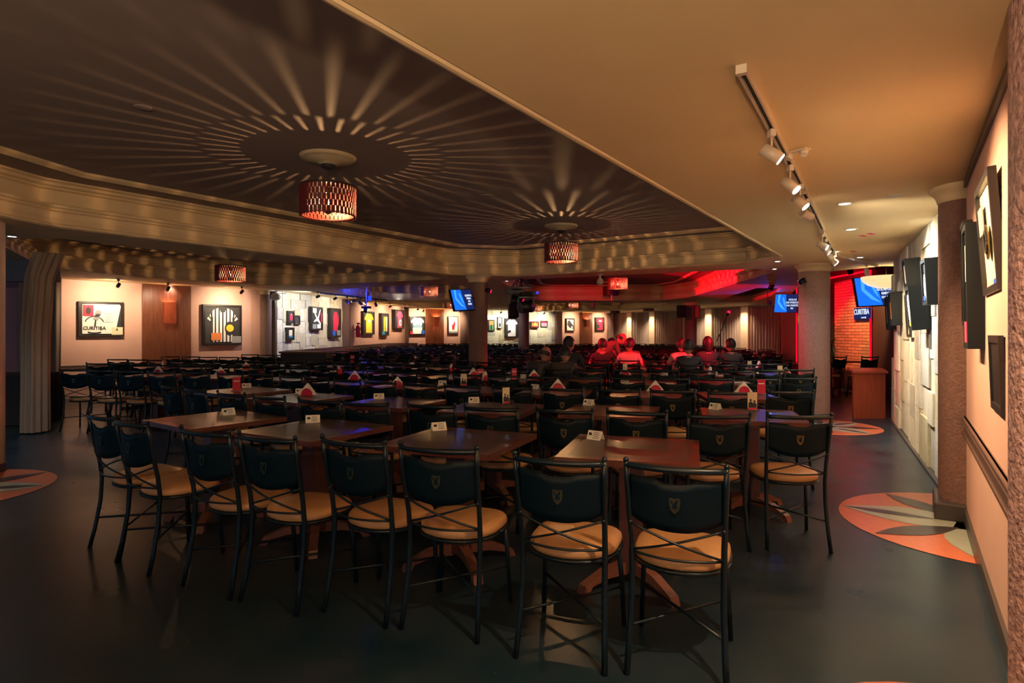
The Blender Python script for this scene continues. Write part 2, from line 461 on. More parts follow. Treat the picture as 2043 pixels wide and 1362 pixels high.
stone_wall('wall_right_stone', STa, STb, 5, smin=.28, smax=.62, dmax=.038)
wall('baseboard_stone', STa, STb, M['skirt'], 0, .02, -.05)

# left walls
LA, LB = (-9.95, 12.2), (-6.62, 15.99)
wall('wall_left', LA, LB, M['pink'])
rail('trim_24', LA, LB, .62, .70)
wall('wall_left_plum', (-12.5, 11.9), (-9.95, 12.2), M['plum'])
LS0, LS1 = (-6.49, 16.45), (-5.76, 20.2)
stone_wall('wall_left_stone', LS0, LS1, 8)
LP0, LP1 = (-5.90, 21.8), (-4.80, 27.3)
wall('wall_left_rear', LP0, LP1, M['pink'])
wall('wall_left_return', (-5.76, 20.2), (-5.9, 21.8), M['roughcol'])
B1, B2, B3, B4, B5, B6, B7 = (-5.0, 28.4), (-2.54, 29.6), (-1.28, 30.6), (2.4, 33.0), (5.7, 35.3), (6.1, 35.8), (10.9, 23.2)
wall('wall_left_corner', LP1, B1, M['roughcol'])
wall('wall_back', B1, B2, M['pink'])
wall('wall_back_return', B2, B3, M['pink'])
stone_wall('wall_back_stone', B3, B4, 12, smin=.3, smax=.7)
wall('wall_back_right', B4, B5, M['pink'])
wall('wall_back_corner', B5, B6, M['roughcol'])
wall('wall_curtained', B6, B7, M['pil'])
# stage wall
SW0, SW1 = (8.66, 19.1), (8.36, 12.9)
wall('wall_stage', SW0, SW1, M['maroon'], 0, 3.35)
wall('wall_stage_side', (10.9, 23.2), SW0, M['maroon'], 0, 3.35)
wall('wall_stage_front', (8.45, 12.95), (6.75, 9.7), M['maroon'], 0, 3.35)

# wood panels on the walls
def wall_slab(name, P, Q, px0, px1, m, z0, z1, th=.03, label=None, cat=None, group=None, kind=None):
    a = hit(P, Q, px0); b = hit(P, Q, px1)
    L = (b - a).length
    o = MB().box((L / 2, -th / 2, (z0 + z1) / 2), (L, th, z1 - z0), bev=.004).build(name, m)
    o.location = a; o.rotation_euler = (0, 0, math.atan2(Q[1] - P[1], Q[0] - P[0]))
    return tag(o, label, cat, group, kind)
wall_slab('wood_panel', LA, LB, 283, 380, M['woodpanel'], .0, CZ - .005, .04, 'wide red-brown wood panel behind the red sconce on the left wall', 'wall panel')
wall_slab('wood_panel', B1, B2, 849, 885, M['woodpanel'], .0, CZ - .005, .04, 'narrow wood panel beside the white shirt frame, warm sconce on it', 'wall panel')
wall_slab('wood_panel', B4, B5, 1156, 1181, M['woodpanel'], .0, CZ - .005, .04, 'dark narrow wood panel in the far back wall left of the curtains', 'wall panel')

# ---- columns
def column(name, x, y, r, label, m='roughcol', cap=True, base=False, cz=CZ, capr=None, group='round textured columns'):
    e = empty(name, (x, y, 0), 0, label, 'column', group)
    MB().cyl((0, 0, 0), (0, 0, cz - (.10 if cap else 0)), r, n=48, cap=False).build('shaft', M[m], e)
    if cap:
        c = capr or r * 1.32
        MB().lathe([(r, cz - .12), (r + .01, cz - .105), (r + .012, cz - .09), (r * 1.12, cz - .06), (c * .95, cz - .035), (c, cz - .02), (c, cz)], n=48).build('capital', M['crown'], e)
    if base:
        MB().box((0, 0, .06), (2 * r + .10, 2 * r + .10, .12), bev=.01).build('base', M['skirt'], e)
    else:
        MB().cyl((0, 0, 0), (0, 0, .08), r + .015, n=40).build('base', M['skirt'], e)
    return e
column('column', 5.04, 9.95, .238, 'thick round textured column lit salmon beside the red wood counter', m='roughbright')
column('column', -.686, 12.1, .19, 'round brown column in mid room with a tilted screen on it')
column('column', .41, 20.9, .19, 'round brown column behind the hanging black moving lights')
column('column', -6.62, 16.05, .185, 'round column at the left stone wall, small grey fan on top')
column('column', 6.68, 22.3, .21, 'dark grey round column before the curtains with black speaker boxes')
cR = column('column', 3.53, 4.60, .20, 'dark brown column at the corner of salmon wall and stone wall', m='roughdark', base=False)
cR.rotation_euler = (0, 0, math.radians(56))
for ch in list(cR.children):
    if ch.name.startswith('base'): bpy.data.objects.remove(ch)
MB().box((.0, 0.0, .065), (.50, .46, .13), bev=.012).build('base', M['skirt'], cR)
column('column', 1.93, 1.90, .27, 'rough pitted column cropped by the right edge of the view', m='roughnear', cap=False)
column('column', -5.36, 6.05, .17, 'pale smooth column cut off by the left edge of the view', m='pil', cap=False)
for i, (px0, px1, P, Q, lb) in enumerate(((685, 700, (-5.9, 20.6), (-5.8, 21.6), 'flat brown pilaster between left stone wall and fire extinguisher'),
                                      (804, 816, LP1, B1, 'flat brown pilaster left of the white shirt frame'),
                                      (919, 934, B2, B3, 'flat brown pilaster left of the mid room column'),
                                      (1107, 1121, B4, B5, 'flat brown pilaster right of the far stone wall'),
                                      (1212, 1223, B5, B6, 'flat brown pilaster at the left end of the curtains'))):
    a = R(px0, P[1]); b = R(px1, P[1])
    o = MB().box((0, 0, CZ / 2), ((b - a).length, .2, CZ)).build('pilaster', M['roughcol']); o.location = ((a + b) / 2).to_tuple()
    o.location.y -= .15
    tag(o, lb, 'pilaster', 'flat brown pilasters')
o = MB().box((0, 0, CZ / 2), (.14, .14, CZ), bev=.01).build('wooden_post', M['rail']); o.location = R(546, 16.1); tag(o, 'dark wooden post between the left round column and stone wall', 'post')

# ---- floor medallions
M['terra'] = mat('terracotta_inlay', (0.60, 0.17, 0.085), 0.3, noise=(0.52, 0.14, 0.07), nscale=25)
M['mint'] = mat('pale_grey_green_inlay', (0.36, 0.38, 0.31), 0.3, noise=(0.31, 0.34, 0.27), nscale=20)
M['inlayd'] = mat('charcoal_inlay', (0.045, 0.035, 0.035), 0.3)
def lens(a, b, w, n=14):
    a = Vector(a); b = Vector(b); d = b - a; p = Vector((-d.y, d.x)) * w
    top = [a + d * (i / n) + p * math.sin(PI * i / n) for i in range(n + 1)]
    bot = [a + d * (i / n) - p * math.sin(PI * i / n) for i in range(n - 1, 0, -1)]
    return top + bot
def medallion(x, y, r, rot, label):
    e = empty('floor_medallion', (x, y, 0), rot, label, 'floor inlay', 'round inlaid floor patterns')
    n = 48
    MB().poly([(r * math.cos(2 * PI * k / n), r * math.sin(2 * PI * k / n), .003) for k in range(n)]).build('disc', M['terra'], e)
    A = [Vector((r * .985 * math.cos(k * PI / 2 + PI / 4), r * .985 * math.sin(k * PI / 2 + PI / 4))) for k in range(4)]
    mb = MB()
    for k in range(4):
        o = Vector((0, 0)); q = A[k]
        side = Vector((-q.y, q.x)) * .12
        pts = [o + side * 1.4] + [(q * t) + Vector((-q.y, q.x)) * .26 * math.sin(PI * min(1, t * .9 + .1)) for t in (.2, .35, .5, .65, .8, .92)] + [q] + \
              [(q * t) - Vector((-q.y, q.x)) * .26 * math.sin(PI * min(1, t * .9 + .1)) for t in (.92, .8, .65, .5, .35, .2)] + [o - side * 1.4]
        mb.poly([(p.x, p.y, .005) for p in pts])
    mb.build('leaf_inlay', M['mint'], e, recalc=False)
    mb = MB()
    for k in range(4):
        q = A[k]
        mb.poly([(p.x, p.y, .007) for p in lens(q * .3, q * .97, .09)])
        a = Vector((r * .97 * math.cos(k * PI / 2), r * .97 * math.sin(k * PI / 2)))
        mb.poly([(p.x, p.y, .0065) for p in lens(a * .22, a, .14)])
    mb.build('dark_inlay', M['inlayd'], e, recalc=False)
    return e
medallion(3.43, 4.35, .92, math.radians(100), 'orange and pale green round floor inlay around the right corner column')
medallion(4.66, 8.98, .80, math.radians(70), 'orange and white round floor inlay before the thick column')
medallion(-5.12, 5.30, .86, math.radians(60), 'orange and white round floor inlay at the left edge')
medallion(1.50, 1.62, .80, math.radians(20), 'orange floor inlay just showing at the bottom edge')

# ---- low walls and counters
hw = [(-5.55, 15.0), (-5.35, 19.6), (-5.15, 24.6), (-3.95, 25.0)]
for i in range(3):
    wall('wall_low_%d' % (i + 1), hw[i], hw[i + 1], M['brownhalf'], 0, .92, .14)
    wall('trim_%d' % (30 + i), hw[i], hw[i + 1], M['rail'], .92, .955, .16)
e = empty('service_counter', (-4.5, 13.1, 0), 0, 'dark box-like counter with brown top among the left chairs', 'counter')
MB().box((0, 0, .48), (.98, .5, .96), bev=.01).build('body', M['ink'], e)
MB().box((0, 0, .98), (1.04, .56, .04), bev=.008).build('top', M['brownhalf'], e)

# red wood counter beside the stone wall
e = empty('reception_counter', (5.90, 9.72, 0), math.radians(0), 'orange-red wooden counter with flared top beside the stone wall', 'counter')
MB().box((-.05, .06, .37), (.52, .05, .74), bev=.004).build('front_panel', M['redwood'], e)
MB().poly([(-.31, .06, 0), (-.27, .06, 0), (.36, 1.0, 0), (.32, 1.0, 0)], (0, 0, .74)).build('side_panel', M['redwood'], e)
MB().poly([(-.36, -.02, .745), (.22, -.02, .745), (.72, .95, .745), (.10, .95, .745)], (0, 0, .035)).build('top', M['redwood'], e)

# left entrance: table with dark cloth
e = empty('cloth_covered_table', (-7.95, 9.35, 0), .1, 'table under a long black cloth left of the beige curtain', 'table')
mb = MB(); n = 60
for k in range(n):
    a = 2 * PI * k / n
prof = []
top = [(-.75, -.38), (.62, -.38), (.62, .38), (-.75, .38)]
mb.box((-.065, 0, .76), (1.40, .78, .02), bev=.008)
def pleat(p, q, n):
    out = []
    for i in range(n):
        t = i / n; d = Vector(q) - Vector(p); nn = Vector((d.y, -d.x)).normalized()
        out.append(Vector(p) + d * t + nn * (.018 * math.sin(i * 1.9)))
    return out
ring = pleat(top[0], top[1], 28) + pleat(top[1], top[2], 16) + pleat(top[2], top[3], 28) + pleat(top[3], top[0], 16)
A = [mb.bm.verts.new((p.x, p.y, .755)) for p in ring]; B = [mb.bm.verts.new((p.x * 1.03, p.y * 1.04, .01)) for p in ring]
for i in range(len(A)): f = mb.bm.faces.new((A[i], A[(i + 1) % len(A)], B[(i + 1) % len(A)], B[i])); f.smooth = True
mb.build('cloth', M['darkcloth'], e)

# ---- curtains
def curtain(P, Q, z0, z1, m, label, name='curtain', amp=.035, per=.10, group=None, seed=1, th=.02, amp0=None, rod=True):
    rnd = random.Random(seed)
    P = Vector((P[0], P[1], 0)); Q = Vector((Q[0], Q[1], 0)); L = (Q - P).length
    n = max(12, int(L / per * 8)); zs = [z1, z1 * .7 + z0 * .3, z1 * .35 + z0 * .65, z0]
    ph = [rnd.uniform(-.4, .4) for _ in range(n + 1)]
    mb = MB(); rows = []
    for zi, z in enumerate(zs):
        rows.append([])
        for i in range(n + 1):
            x = L * i / n
            y = -amp * (1 + .3 * math.sin(x * 3.1 + zi)) * math.sin(2 * PI * x / per + ph[i] + .25 * zi) - .05
            rows[-1].append(mb.bm.verts.new((x, y, z)))
    for A, B in zip(rows, rows[1:]):
        for i in range(n):
            f = mb.bm.faces.new((A[i], A[i + 1], B[i + 1], B[i])); f.smooth = True
    e = empty(name, P, math.atan2(Q.y - P.y, Q.x - P.x), label, 'curtain', group)
    mb.build('drape', m, e, recalc=False)
    if rod: MB().cyl((0, -.05, z1 - .01), (L, -.05, z1 - .01), .012, n=8).build('rail', M['ink'], e)
    return e
for i, (a, b) in enumerate(((1223, 1255), (1266, 1300), (1313, 1362), (1368, 1412), (1428, 1482), (1501, 1560))):
    p = hit(B6, B7, a); q = hit(B6, B7, b)
    w = ('first', 'second', 'third', 'fourth', 'fifth', 'sixth')[i]
    curtain(p, q, .02, CZ - .06, M['curtain'], '%s grey-beige pleated curtain from the left on the long back wall' % w, per=.16, amp=.05, group='pleated curtains along the back wall', seed=i)
    # black gap strips beside each pilaster
for i, (a, b) in enumerate(((1255, 1266), (1300, 1312), (1412, 1427), (1483, 1500))):
    p = hit(B6, B7, a); q = hit(B6, B7, b); L = (q - p).length
    o = MB().box((L / 2, -.09, CZ / 2), (L * .86, .18, CZ)).build('pilaster', M['pil']); o.location = p; o.rotation_euler = (0, 0, math.atan2(B7[1] - B6[1], B7[0] - B6[0]))
    tag(o, '%s cream pilaster from the left between the back curtains, lit from above' % ('first', 'second', 'third', 'fourth')[i], 'pilaster', 'cream pilasters between the curtains')
# big beige curtain at the left opening, gathered like a column
e = empty('gathered_curtain', (-6.72, 8.42, 0), 0, 'floor-length beige curtain gathered at the left opening', 'curtain')
mb = MB(); rows = []
for zi, (z, sc, ox, oy) in enumerate(((2.54, 1.12, .10, .12), (2.2, 1.03, .03, .04), (1.4, 1.0, 0, 0), (.7, .98, 0, 0), (.02, 1.02, 0, 0))):
    rows.append([])
    n = 96
    for k in range(n):
        a = 2 * PI * k / n
        rr = .135 * sc * (1 + .13 * math.sin(a * 11 + .2 * zi) + .05 * math.sin(a * 5))
        rows[-1].append(mb.bm.verts.new((ox + rr * math.cos(a) * 1.0, oy + rr * math.sin(a) * 1.25, z)))
for A, B in zip(rows, rows[1:]):
    for i in range(n): f = mb.bm.faces.new((A[i], A[(i + 1) % n], B[(i + 1) % n], B[i])); f.smooth = True
mb.build('drape', M['curtpale'], e)
curtain((-7.95, 9.7), (-7.42, 9.62), .02, CZ + .0, M['curtpale'], 'narrow beige curtain fold just behind the gathered curtain', per=.13, amp=.04, name='curtain_fold')
curtain((-9.75, 12.25), (-9.30, 12.32), .02, CZ, M['curtpale'], 'pale curtain edge hanging at the left end of the salmon wall', per=.12, amp=.03, name='curtain_fold', seed=4)
# beam over the opening at the far left
o = wall('trim_40', (-10.5, 9.7), (-7.3, 9.3), M['cofr'], 2.22, CZ, .3)

# ================================================================ LAMPS
def chandelier(name, x, y, zc, topz, label, r=.255, energy=30):
    e = empty(name, (x, y, zc), 0, label, 'pendant lamp', 'red slatted drum pendants')
    N = 40; rows = 5; h0 = -.15; h1 = .120; hh = (h1 - h0) / rows
    mb = MB()
    for k in range(rows):
        for i in range(N):
            a = 2 * PI * (i + (.5 if k % 2 else 0)) / N
            w = 2 * PI * r / N * .80
            m = Matrix.Rotation(a, 4, 'Z') @ Matrix.Translation((r, 0, h0 + (k + .5) * hh)) @ Matrix.Rotation(math.radians(14), 4, 'Z')
            mb.box((0, 0, 0), (.004, w, hh * 1.03), rot=m)
    mb.build('slatted_shade', M['veneer'], e)
    mb = MB()
    mb.lathe([(r - .006, h0 - .004), (r - .022, h0 - .004), (r - .022, h0 + .006), (r - .006, h0 + .006), (r - .006, h0 - .004)], n=40)
    for i in range(N):
        a = 2 * PI * i / N
        mb.box((0, 0, 0), (.004, .026, .014), rot=Matrix.Rotation(a, 4, 'Z') @ Matrix.Translation((r, 0, h0 - .008)) @ Matrix.Rotation(math.radians(14), 4, 'Z'))
    mb.build('bottom_ring', M['veneer'], e)
    MB().lathe([(.006, .128), (r + .004, .128), (r + .004, .112), (r - .02, .110)], n=40).build('top_disc', M['frame'], e)
    MB().cyl((0, 0, .12), (0, 0, topz - zc), .003, n=6).build('cord', M['ink'], e)
    MB().cyl((0, 0, .12), (0, 0, .0), .018, n=12).build('bulb_holder', M['ink'], e)
    MB().ball((0, 0, -.086), .0465).build('mirrored_bulb_cap', M['steel'], e)
    b = MB().ball((0, 0, -.022), .010, n=10, m=6).build('bulb', M['bulb'], e)
    MB().lathe([(.26, topz - zc), (.25, topz - zc - .02), (.235, topz - zc - .03), (.21, topz - zc - .028), (.20, topz - zc - .040), (.10, topz - zc - .055), (.075, topz - zc - .07), (.07, topz - zc - .075)], n=48).build('ceiling_rose', M['plaster'], e)
    MB().lathe([(.07, topz - zc - .074), (.06, topz - zc - .10), (.02, topz - zc - .12), (.004, topz - zc - .12)], n=24).build('canopy', M['ink'], e)
    lamp('pendant_light', 'POINT', (0, 0, -.036), energy, (1.0, .54, .22), None, r=.006).parent = e
    return e
ch1 = chandelier('pendant_lamp', -1.735, 5.63, 2.665, UZ, 'nearest and largest red slatted drum pendant with long light rays')
def chand(px, d, zc, label, topz=UZ):
    o = copy_tree(ch1, (R(px, d).x, d, zc), 0, label)
    dz = (topz - zc) - (UZ - 2.665)
    for c_ in o.children:
        if c_.name.startswith(('ceiling_rose', 'canopy')): c_.location.z += dz
        if c_.name.startswith('cord'): c_.scale.z = (topz - zc) / (UZ - 2.665)
    return o
chand(1119.5, 9.26, 2.665, 'second red slatted drum pendant, hanging right of the mid room column')
chand(459.5, 10.9, 2.50, 'red slatted drum pendant over the left tables near the striped shirt')
chand(857, 18.3, 2.69, 'small red drum pendant just left of the tilted column screen')
chand(1232, 15.6, 2.70, 'red drum pendant glowing under the red-lit coffer')
chand(1142, 26.4, 2.64, 'tiny distant red pendant above the dark frame on the far wall')
chand(899, 26.0, 2.62, 'tiny distant red pendant half behind the tilted column screen')
chand(1070, 29.0, 2.58, 'tiny distant red pendant before the far stone wall')
chand(1227, 31.5, 2.58, 'tiny distant red pendant over the first back curtain')
chand(1294, 28.5, 2.58, 'tiny distant red pendant over the second back curtain')
# the unlit one
e = chand(1219, 19.6, 2.78, 'unlit dark drum pendant with a red cable below the glowing one')
for c_ in list(e.children):
    if c_.type == 'LIGHT' or c_.name.startswith('bulb'): bpy.data.objects.remove(c_)
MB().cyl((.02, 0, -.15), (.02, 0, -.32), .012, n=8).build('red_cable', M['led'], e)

def downlight(px, py, m, energy, col, label, z=CZ, r=.045, ang=120, pos=None, blend=1.0):
    p = pos if pos is not None else R(px, F * (z - H) / (HY - py), z)
    e = empty('downlight', (p[0], p[1], z), 0, label, 'ceiling lamp', 'recessed ceiling downlights')
    MB().lathe([(r, -.004), (r + .012, -.010), (r + .022, -.006), (r + .024, 0)], n=24).build('trim_ring', M['whitemetal'], e)
    MB().cyl((0, 0, -.003), (0, 0, -.001), r, n=20).build('lens', m, e)
    if energy: lamp('downlight_light', 'SPOT', (0, 0, -.02), energy, col, None, (0, 0, -2), ang, blend, r=.03).parent = e
    return e
DL = [
 (24, 471, 'lens_c', 20, COOL, 'bluish downlight in the ceiling beam at the far left'),
 (1785, 390, 'lens_off', 0, WARM, 'unlit downlight in front of the right column capital'),
 (1698, 457, 'lens_w', 8, COOL, 'bright downlight right of the ceiling track'),
 (1716, 513, 'lens_c', 8, COOL, 'bluish downlight above the blue screen on the right'),
 (1551, 521, 'lens_c', 14, COOL, 'bluish downlight at the corner of the main coffer'),
 (1545, 536, 'lens_w', 10, COOL, 'small downlight behind the corner of the main coffer'),
 (1011, 560, 'lens_c', 14, COOL, 'bluish downlight right of the mid room column capital'),
 (1010, 597, 'lens_c', 14, COOL, 'far downlight right of the mid room column'),
 (343, 568, 'lens_c', 12, COOL, 'bluish downlight above the red sconce on the wood panel'),
 (451, 573, 'lens_w', 12, SOFTW, 'small downlight above the striped shirt frame'),
 (1414, 598, 'lens_c', 10, COOL, 'bluish downlight right of the dark far column'),
 (1114, 620, 'lens_c', 10, COOL, 'bluish downlight before the far stone wall'),
 (745, 604, 'lens_c', 10, COOL, 'bluish downlight above the yellow shirt frame'),
 (795, 598, 'lens_c', 10, COOL, 'bluish downlight left of the small red pendant'),
]
for px, py, m, en, col, lb in DL: downlight(px, py, M[m], en, col, lb)
# the downlights over the near rows; the one behind the viewpoint is added fill
NEAR = [((1.05, 1.35), 78, 'downlight over the nearest chair row'), ((-.2, -.7), 14, 'added unseen downlight behind the viewpoint'), ((2.9, 5.2), 20, 'downlight above the right aisle'),
        ((-5.6, 3.6), 40, 'downlight at the left aisle'), ((-8.6, 7.0), 40, 'downlight in the ceiling left of the curtain'), ((4.5, 8.3), 48, 'downlight above the aisle inlay')]
for p, en, lb in NEAR: downlight(0, 0, M['lens_w'], en, WARM, lb, pos=(p[0], p[1], CZ))
# pilaster downlights in front of the curtained wall
for i, (a, b) in enumerate(((1255, 1266), (1300, 1312), (1412, 1427), (1483, 1500))):
    p = hit(B6, B7, (a + b) / 2); nrm = Vector((-(B7[1] - B6[1]), B7[0] - B6[0], 0)).normalized()
    q = p - nrm * .62
    downlight(0, 0, M['lens_w'], 120, SOFTW, '%s downlight from the left washing a cream pilaster at the back' % ('first', 'second', 'third', 'fourth')[i], pos=(q.x, q.y, CZ), ang=125)

def spot_head(parent, loc, target, energy, col, m_body, on=True, ang=50, s=1.0, lm='lens_w', blend=.6):
    """one track head: adapter, yoke and can aimed at a point (all in the parent's space, parent unrotated)"""
    loc = Vector(loc); t = Vector(target)
    p = loc + Vector((0, 0, -.13 * s))
    d = (t - p).normalized()
    e = empty('spot_head', loc)
    e.parent = parent
    MB().box((0, 0, -.02 * s), (.03 * s, .05 * s, .04 * s), bev=.004).cyl((0, 0, -.03 * s), (0, 0, -.10 * s), .006 * s, n=8).build('yoke', m_body, e)
    c = Vector((0, 0, -.13 * s))
    MB().cyl(c - d * .055 * s, c + d * .055 * s, .034 * s, n=20).build('can', m_body, e)
    MB().cyl(c + d * .0555 * s, c + d * .058 * s, .029 * s, n=16).build('lens', M[lm] if on else M['lens_off'], e)
    if on and energy:
        l = lamp('spot_light', 'SPOT', (0, 0, 0), energy, col, None, d, ang, blend, r=.02)
        l.parent = e; l.location = c + d * .075 * s
    return e

# ---- the long white track on the right ceiling
T0, T1 = Vector((.967, 2.51, CZ)), Vector((4.62, 8.52, CZ))
dT = (T1 - T0); LT = dT.length
def onwall(P, Q, px, z):
    p = hit(P, Q, px); return (p.x, p.y, z)
def track(name, a, b, heads, label, m=None, grp='white ceiling spotlight tracks', s=1.0):
    a = Vector(a); b = Vector(b); m = m or M['whitemetal']
    e = empty(name, a, 0, label, 'track light', grp)
    L = (b - a).length; ang = math.atan2((b - a).y, (b - a).x)
    ro = Matrix.Rotation(ang, 4, 'Z'); mid = (b - a) / 2
    mb = MB()
    mb.box((0, 0, 0), (L, .008, .034), rot=Matrix.Translation((mid.x, mid.y, -.017)) @ ro @ Matrix.Translation((0, .016, 0)))
    mb.box((0, 0, 0), (L, .008, .034), rot=Matrix.Translation((mid.x, mid.y, -.017)) @ ro @ Matrix.Translation((0, -.016, 0)))
    mb.box((0, 0, 0), (L, .030, .006), rot=Matrix.Translation((mid.x, mid.y, -.008)) @ ro)
    mb.build('rail', m, e)
    mb = MB(); mb.box((0, 0, 0), (L - .1, .022, .006), rot=Matrix.Translation((mid.x, mid.y, -.013)) @ ro); mb.build('slot', M['ink'], e)
    for q in (a, b):
        MB().box((0, 0, 0), (.03, .044, .038), rot=Matrix.Translation((q - a) + Vector((0, 0, -.018))) @ ro).build('end_cap', m, e)
    for (t, tgt, en, col, on, ang_, lm) in heads:
        q = (b - a) * t
        spot_head(e, q + Vector((0, 0, -.03)), Vector(tgt) - a, en, col, m, on, ang_, s, lm)
    return e
track('track_light', T0, (2.26, 4.62, CZ), [
    (.335, onwall(RWa, RWb, 1992, 1.6), 62, WARM, True, 96, 'lens_w'),
    (.66, onwall(RWa, RWb, 1976, 1.4), 46, WARM, True, 90, 'lens_w'),
    (.90, onwall(RWa, RWb, 1950, 1.3), 46, WARM, True, 90, 'lens_w')], 'nearest white spotlight track with three lit heads on the right ceiling')
track('track_light', (2.29, 4.68, CZ), (3.36, 6.45, CZ), [
    (.12, onwall(STa, STb, 1876, 1.7), 60, (1, .88, .68), True, 84, 'lens_w')], 'middle white spotlight track with one lit head')
track('track_light', (3.40, 6.55, CZ), (4.62, 8.52, CZ), [
    (.04, onwall(STa, STb, 1862, 1.8), 95, (.95, .95, .92), True, 90, 'lens_c'),
    (.22, onwall(STa, STb, 1840, 1.5), 60, SOFTW, True, 84, 'lens_c'),
    (.48, onwall(STa, STb, 1800, 1.4), 0, SOFTW, False, 60, 'lens_w'),
    (.78, onwall(STa, STb, 1812, 1.4), 70, SOFTW, True, 90, 'lens_c'),
    (.92, (5.0, 12, 1), 0, SOFTW, False, 60, 'lens_w')], 'far white spotlight track with a cluster of five heads')
track('track_light', (4.68, 8.58, CZ), (6.05, 9.9, CZ), [(.72, (6, 9.4, 0), 0, SOFTW, False, 60, 'lens_w')], 'last angled piece of white track before the blue screen')

SPK = .54
# small black ceiling spots over the framed pieces on the left and back walls
def wallspot(P, Q, px, z, energy, label, out=1.0, ang=56, col=SOFTW, lm='lens_w', s=1.0):
    p = hit(P, Q, px)
    n = Vector((-(Q[1] - P[1]), Q[0] - P[0], 0)).normalized()
    q = p - n * out
    e = empty('ceiling_spot', (q.x, q.y, CZ), 0, label, 'ceiling spot', 'small ceiling spots over the framed pieces')
    MB().cyl((0, 0, 0), (0, 0, -.02), .05, n=16).build('mount', M['whitemetal'], e)
    spot_head(e, (0, 0, -.015), p + Vector((0, 0, z)) - Vector((q.x, q.y, CZ)), energy * SPK, col, M['ink'], True, min(140, ang * 1.9), s, lm, blend=1.0)
for a in [
 (LA, LB, 205, 1.9, 95, 'black spot aimed at the microphone poster on the left wall', 1.1, 70),
 (LA, LB, 310, 1.9, 20, 'black spot on the left wall beside the wood panel', .8, 50),
 (LA, LB, 447, 1.9, 75, 'black spot aimed at the striped shirt frame', 1.0, 62),
 (LS0, LS1, 562, 2.0, 70, 'spot washing the left end of the stone wall', 1.1, 84, (.86, .90, 1.0), 'lens_c'),
 (LS0, LS1, 600, 1.8, 40, 'spot aimed at the small dark frames on stone', 1.1, 84, (1.0, .93, .72)),
 (LS0, LS1, 640, 1.8, 45, 'spot aimed at the frame with the white scarf', 1.1, 84, (1.0, .95, .80)),
 (LS0, LS1, 668, 1.8, 40, 'spot aimed at the red shirt on the stone wall', 1.1, 70, SOFTW),
 (LP0, LP1, 730, 1.9, 80, 'spot aimed at the yellow shirt frame', 1.0, 64),
 (LP0, LP1, 762, 1.9, 90, 'spot aimed at the narrow frame right of the yellow shirt', 1.0, 64),
 (LP0, LP1, 790, 1.9, 90, 'spot aimed at the pink shirt frame', 1.0, 60),
 (B1, B2, 832, 1.9, 110, 'spot aimed at the white shirt with blue letters', 1.0, 56),
 (B1, B2, 904, 1.9, 110, 'spot aimed at the white-backed frame left of mid column', 1.0, 50),
 (B3, B4, 979, 1.9, 50, 'spot aimed at the colourful small frame on far stone', 1.0, 56, (1.0, .92, .62)),
 (B3, B4, 997, 1.9, 50, 'spot aimed at the narrow frame on the far stone wall', 1.0, 56, (1.0, .94, .8)),
 (B3, B4, 1020, 1.9, 55, 'spot aimed at the big white shirt on far stone', 1.0, 62, (1.0, .94, .8)),
 (B3, B4, 1064, 1.9, 70, 'spot aimed at the small orange frame on far stone', 1.0, 56, (1.0, .9, .6)),
 (B3, B4, 1084, 1.9, 100, 'spot aimed at the small red frame on far stone', 1.0, 50, (1.0, .95, .8)),
 (B4, B5, 1137, 1.9, 110, 'spot aimed at the dark frame on the far pink wall', 1.0, 54),
 (B4, B5, 1194, 1.9, 120, 'spot aimed at the red shirt on the far pink wall', 1.0, 54),
]: wallspot(*a)

# sconces
def sconce(P, Q, px0, px1, py0, py1, label, energy, up=True, dn=True, depth=.12, m='redwood'):
    pm = hit(P, Q, (px0 + px1) / 2); a = hit(P, Q, px0); b = hit(P, Q, px1); d = pm.y; w = (b - a).length
    z0 = zat(py1, d); z1 = zat(py0, d)
    e = empty('wall_sconce', (pm.x, pm.y, (z0 + z1) / 2), math.atan2(Q[1] - P[1], Q[0] - P[0]), label, 'wall lamp', 'wooden box sconces')
    h = z1 - z0; t = .008
    MB().box((0, -depth - .04, 0), (w, t, h)).box((-w / 2 + t / 2, -depth / 2 - .04, 0), (t, depth, h)).box((w / 2 - t / 2, -depth / 2 - .04, 0), (t, depth, h)).build('shade_box', M[m], e)
    MB().box((0, -.05, 0), (w * .5, .02, h * .5)).build('bracket', M['ink'], e)
    MB().ball((0, -.10, 0), .018, n=10, m=6).build('bulb', M['bulb'], e)
    lamp('sconce_light', 'POINT', (0, -.10, h * .28), energy, (1, .5, .22), None, r=.01).parent = e
sconce(LA, LB, 323, 347, 603, 645, 'tall orange-red box sconce on the left wood panel', 5)
sconce(B1, B2, 864, 875, 632, 651, 'small glowing box sconce on the second wood panel', 14)
sconce(B4, B5, 1166, 1174, 637, 652, 'small orange sconce on the farthest wood panel', 12)
# added lamp, out of view behind the viewpoint, to brighten the near ceiling
for i, (x, y, en, lb) in enumerate(((-.35, -1.0, 135, 'added unseen fill lamp behind the viewpoint'), (3.1, 3.4, 0, ''))):
    if not en: continue
    e = empty('fill_lamp', (x, y, 0), 0, 'added unseen fill lamp standing behind the viewpoint', 'floor lamp')
    MB().cyl((0, 0, 0), (0, 0, .02), .13).build('base', M['ink'], e)
    MB().cyl((0, 0, .02), (0, 0, 1.62), .012).build('pole', M['ink'], e)
    MB().lathe([(.02, 1.60), (.10, 1.66), (.15, 1.74), (.155, 1.74), (.10, 1.65), (.02, 1.59)], n=24).build('bowl_shade', M['whitemetal'], e)
    lamp('uplight', 'POINT', (0, 0, 1.75), en, WARM, None, r=.05).parent = e

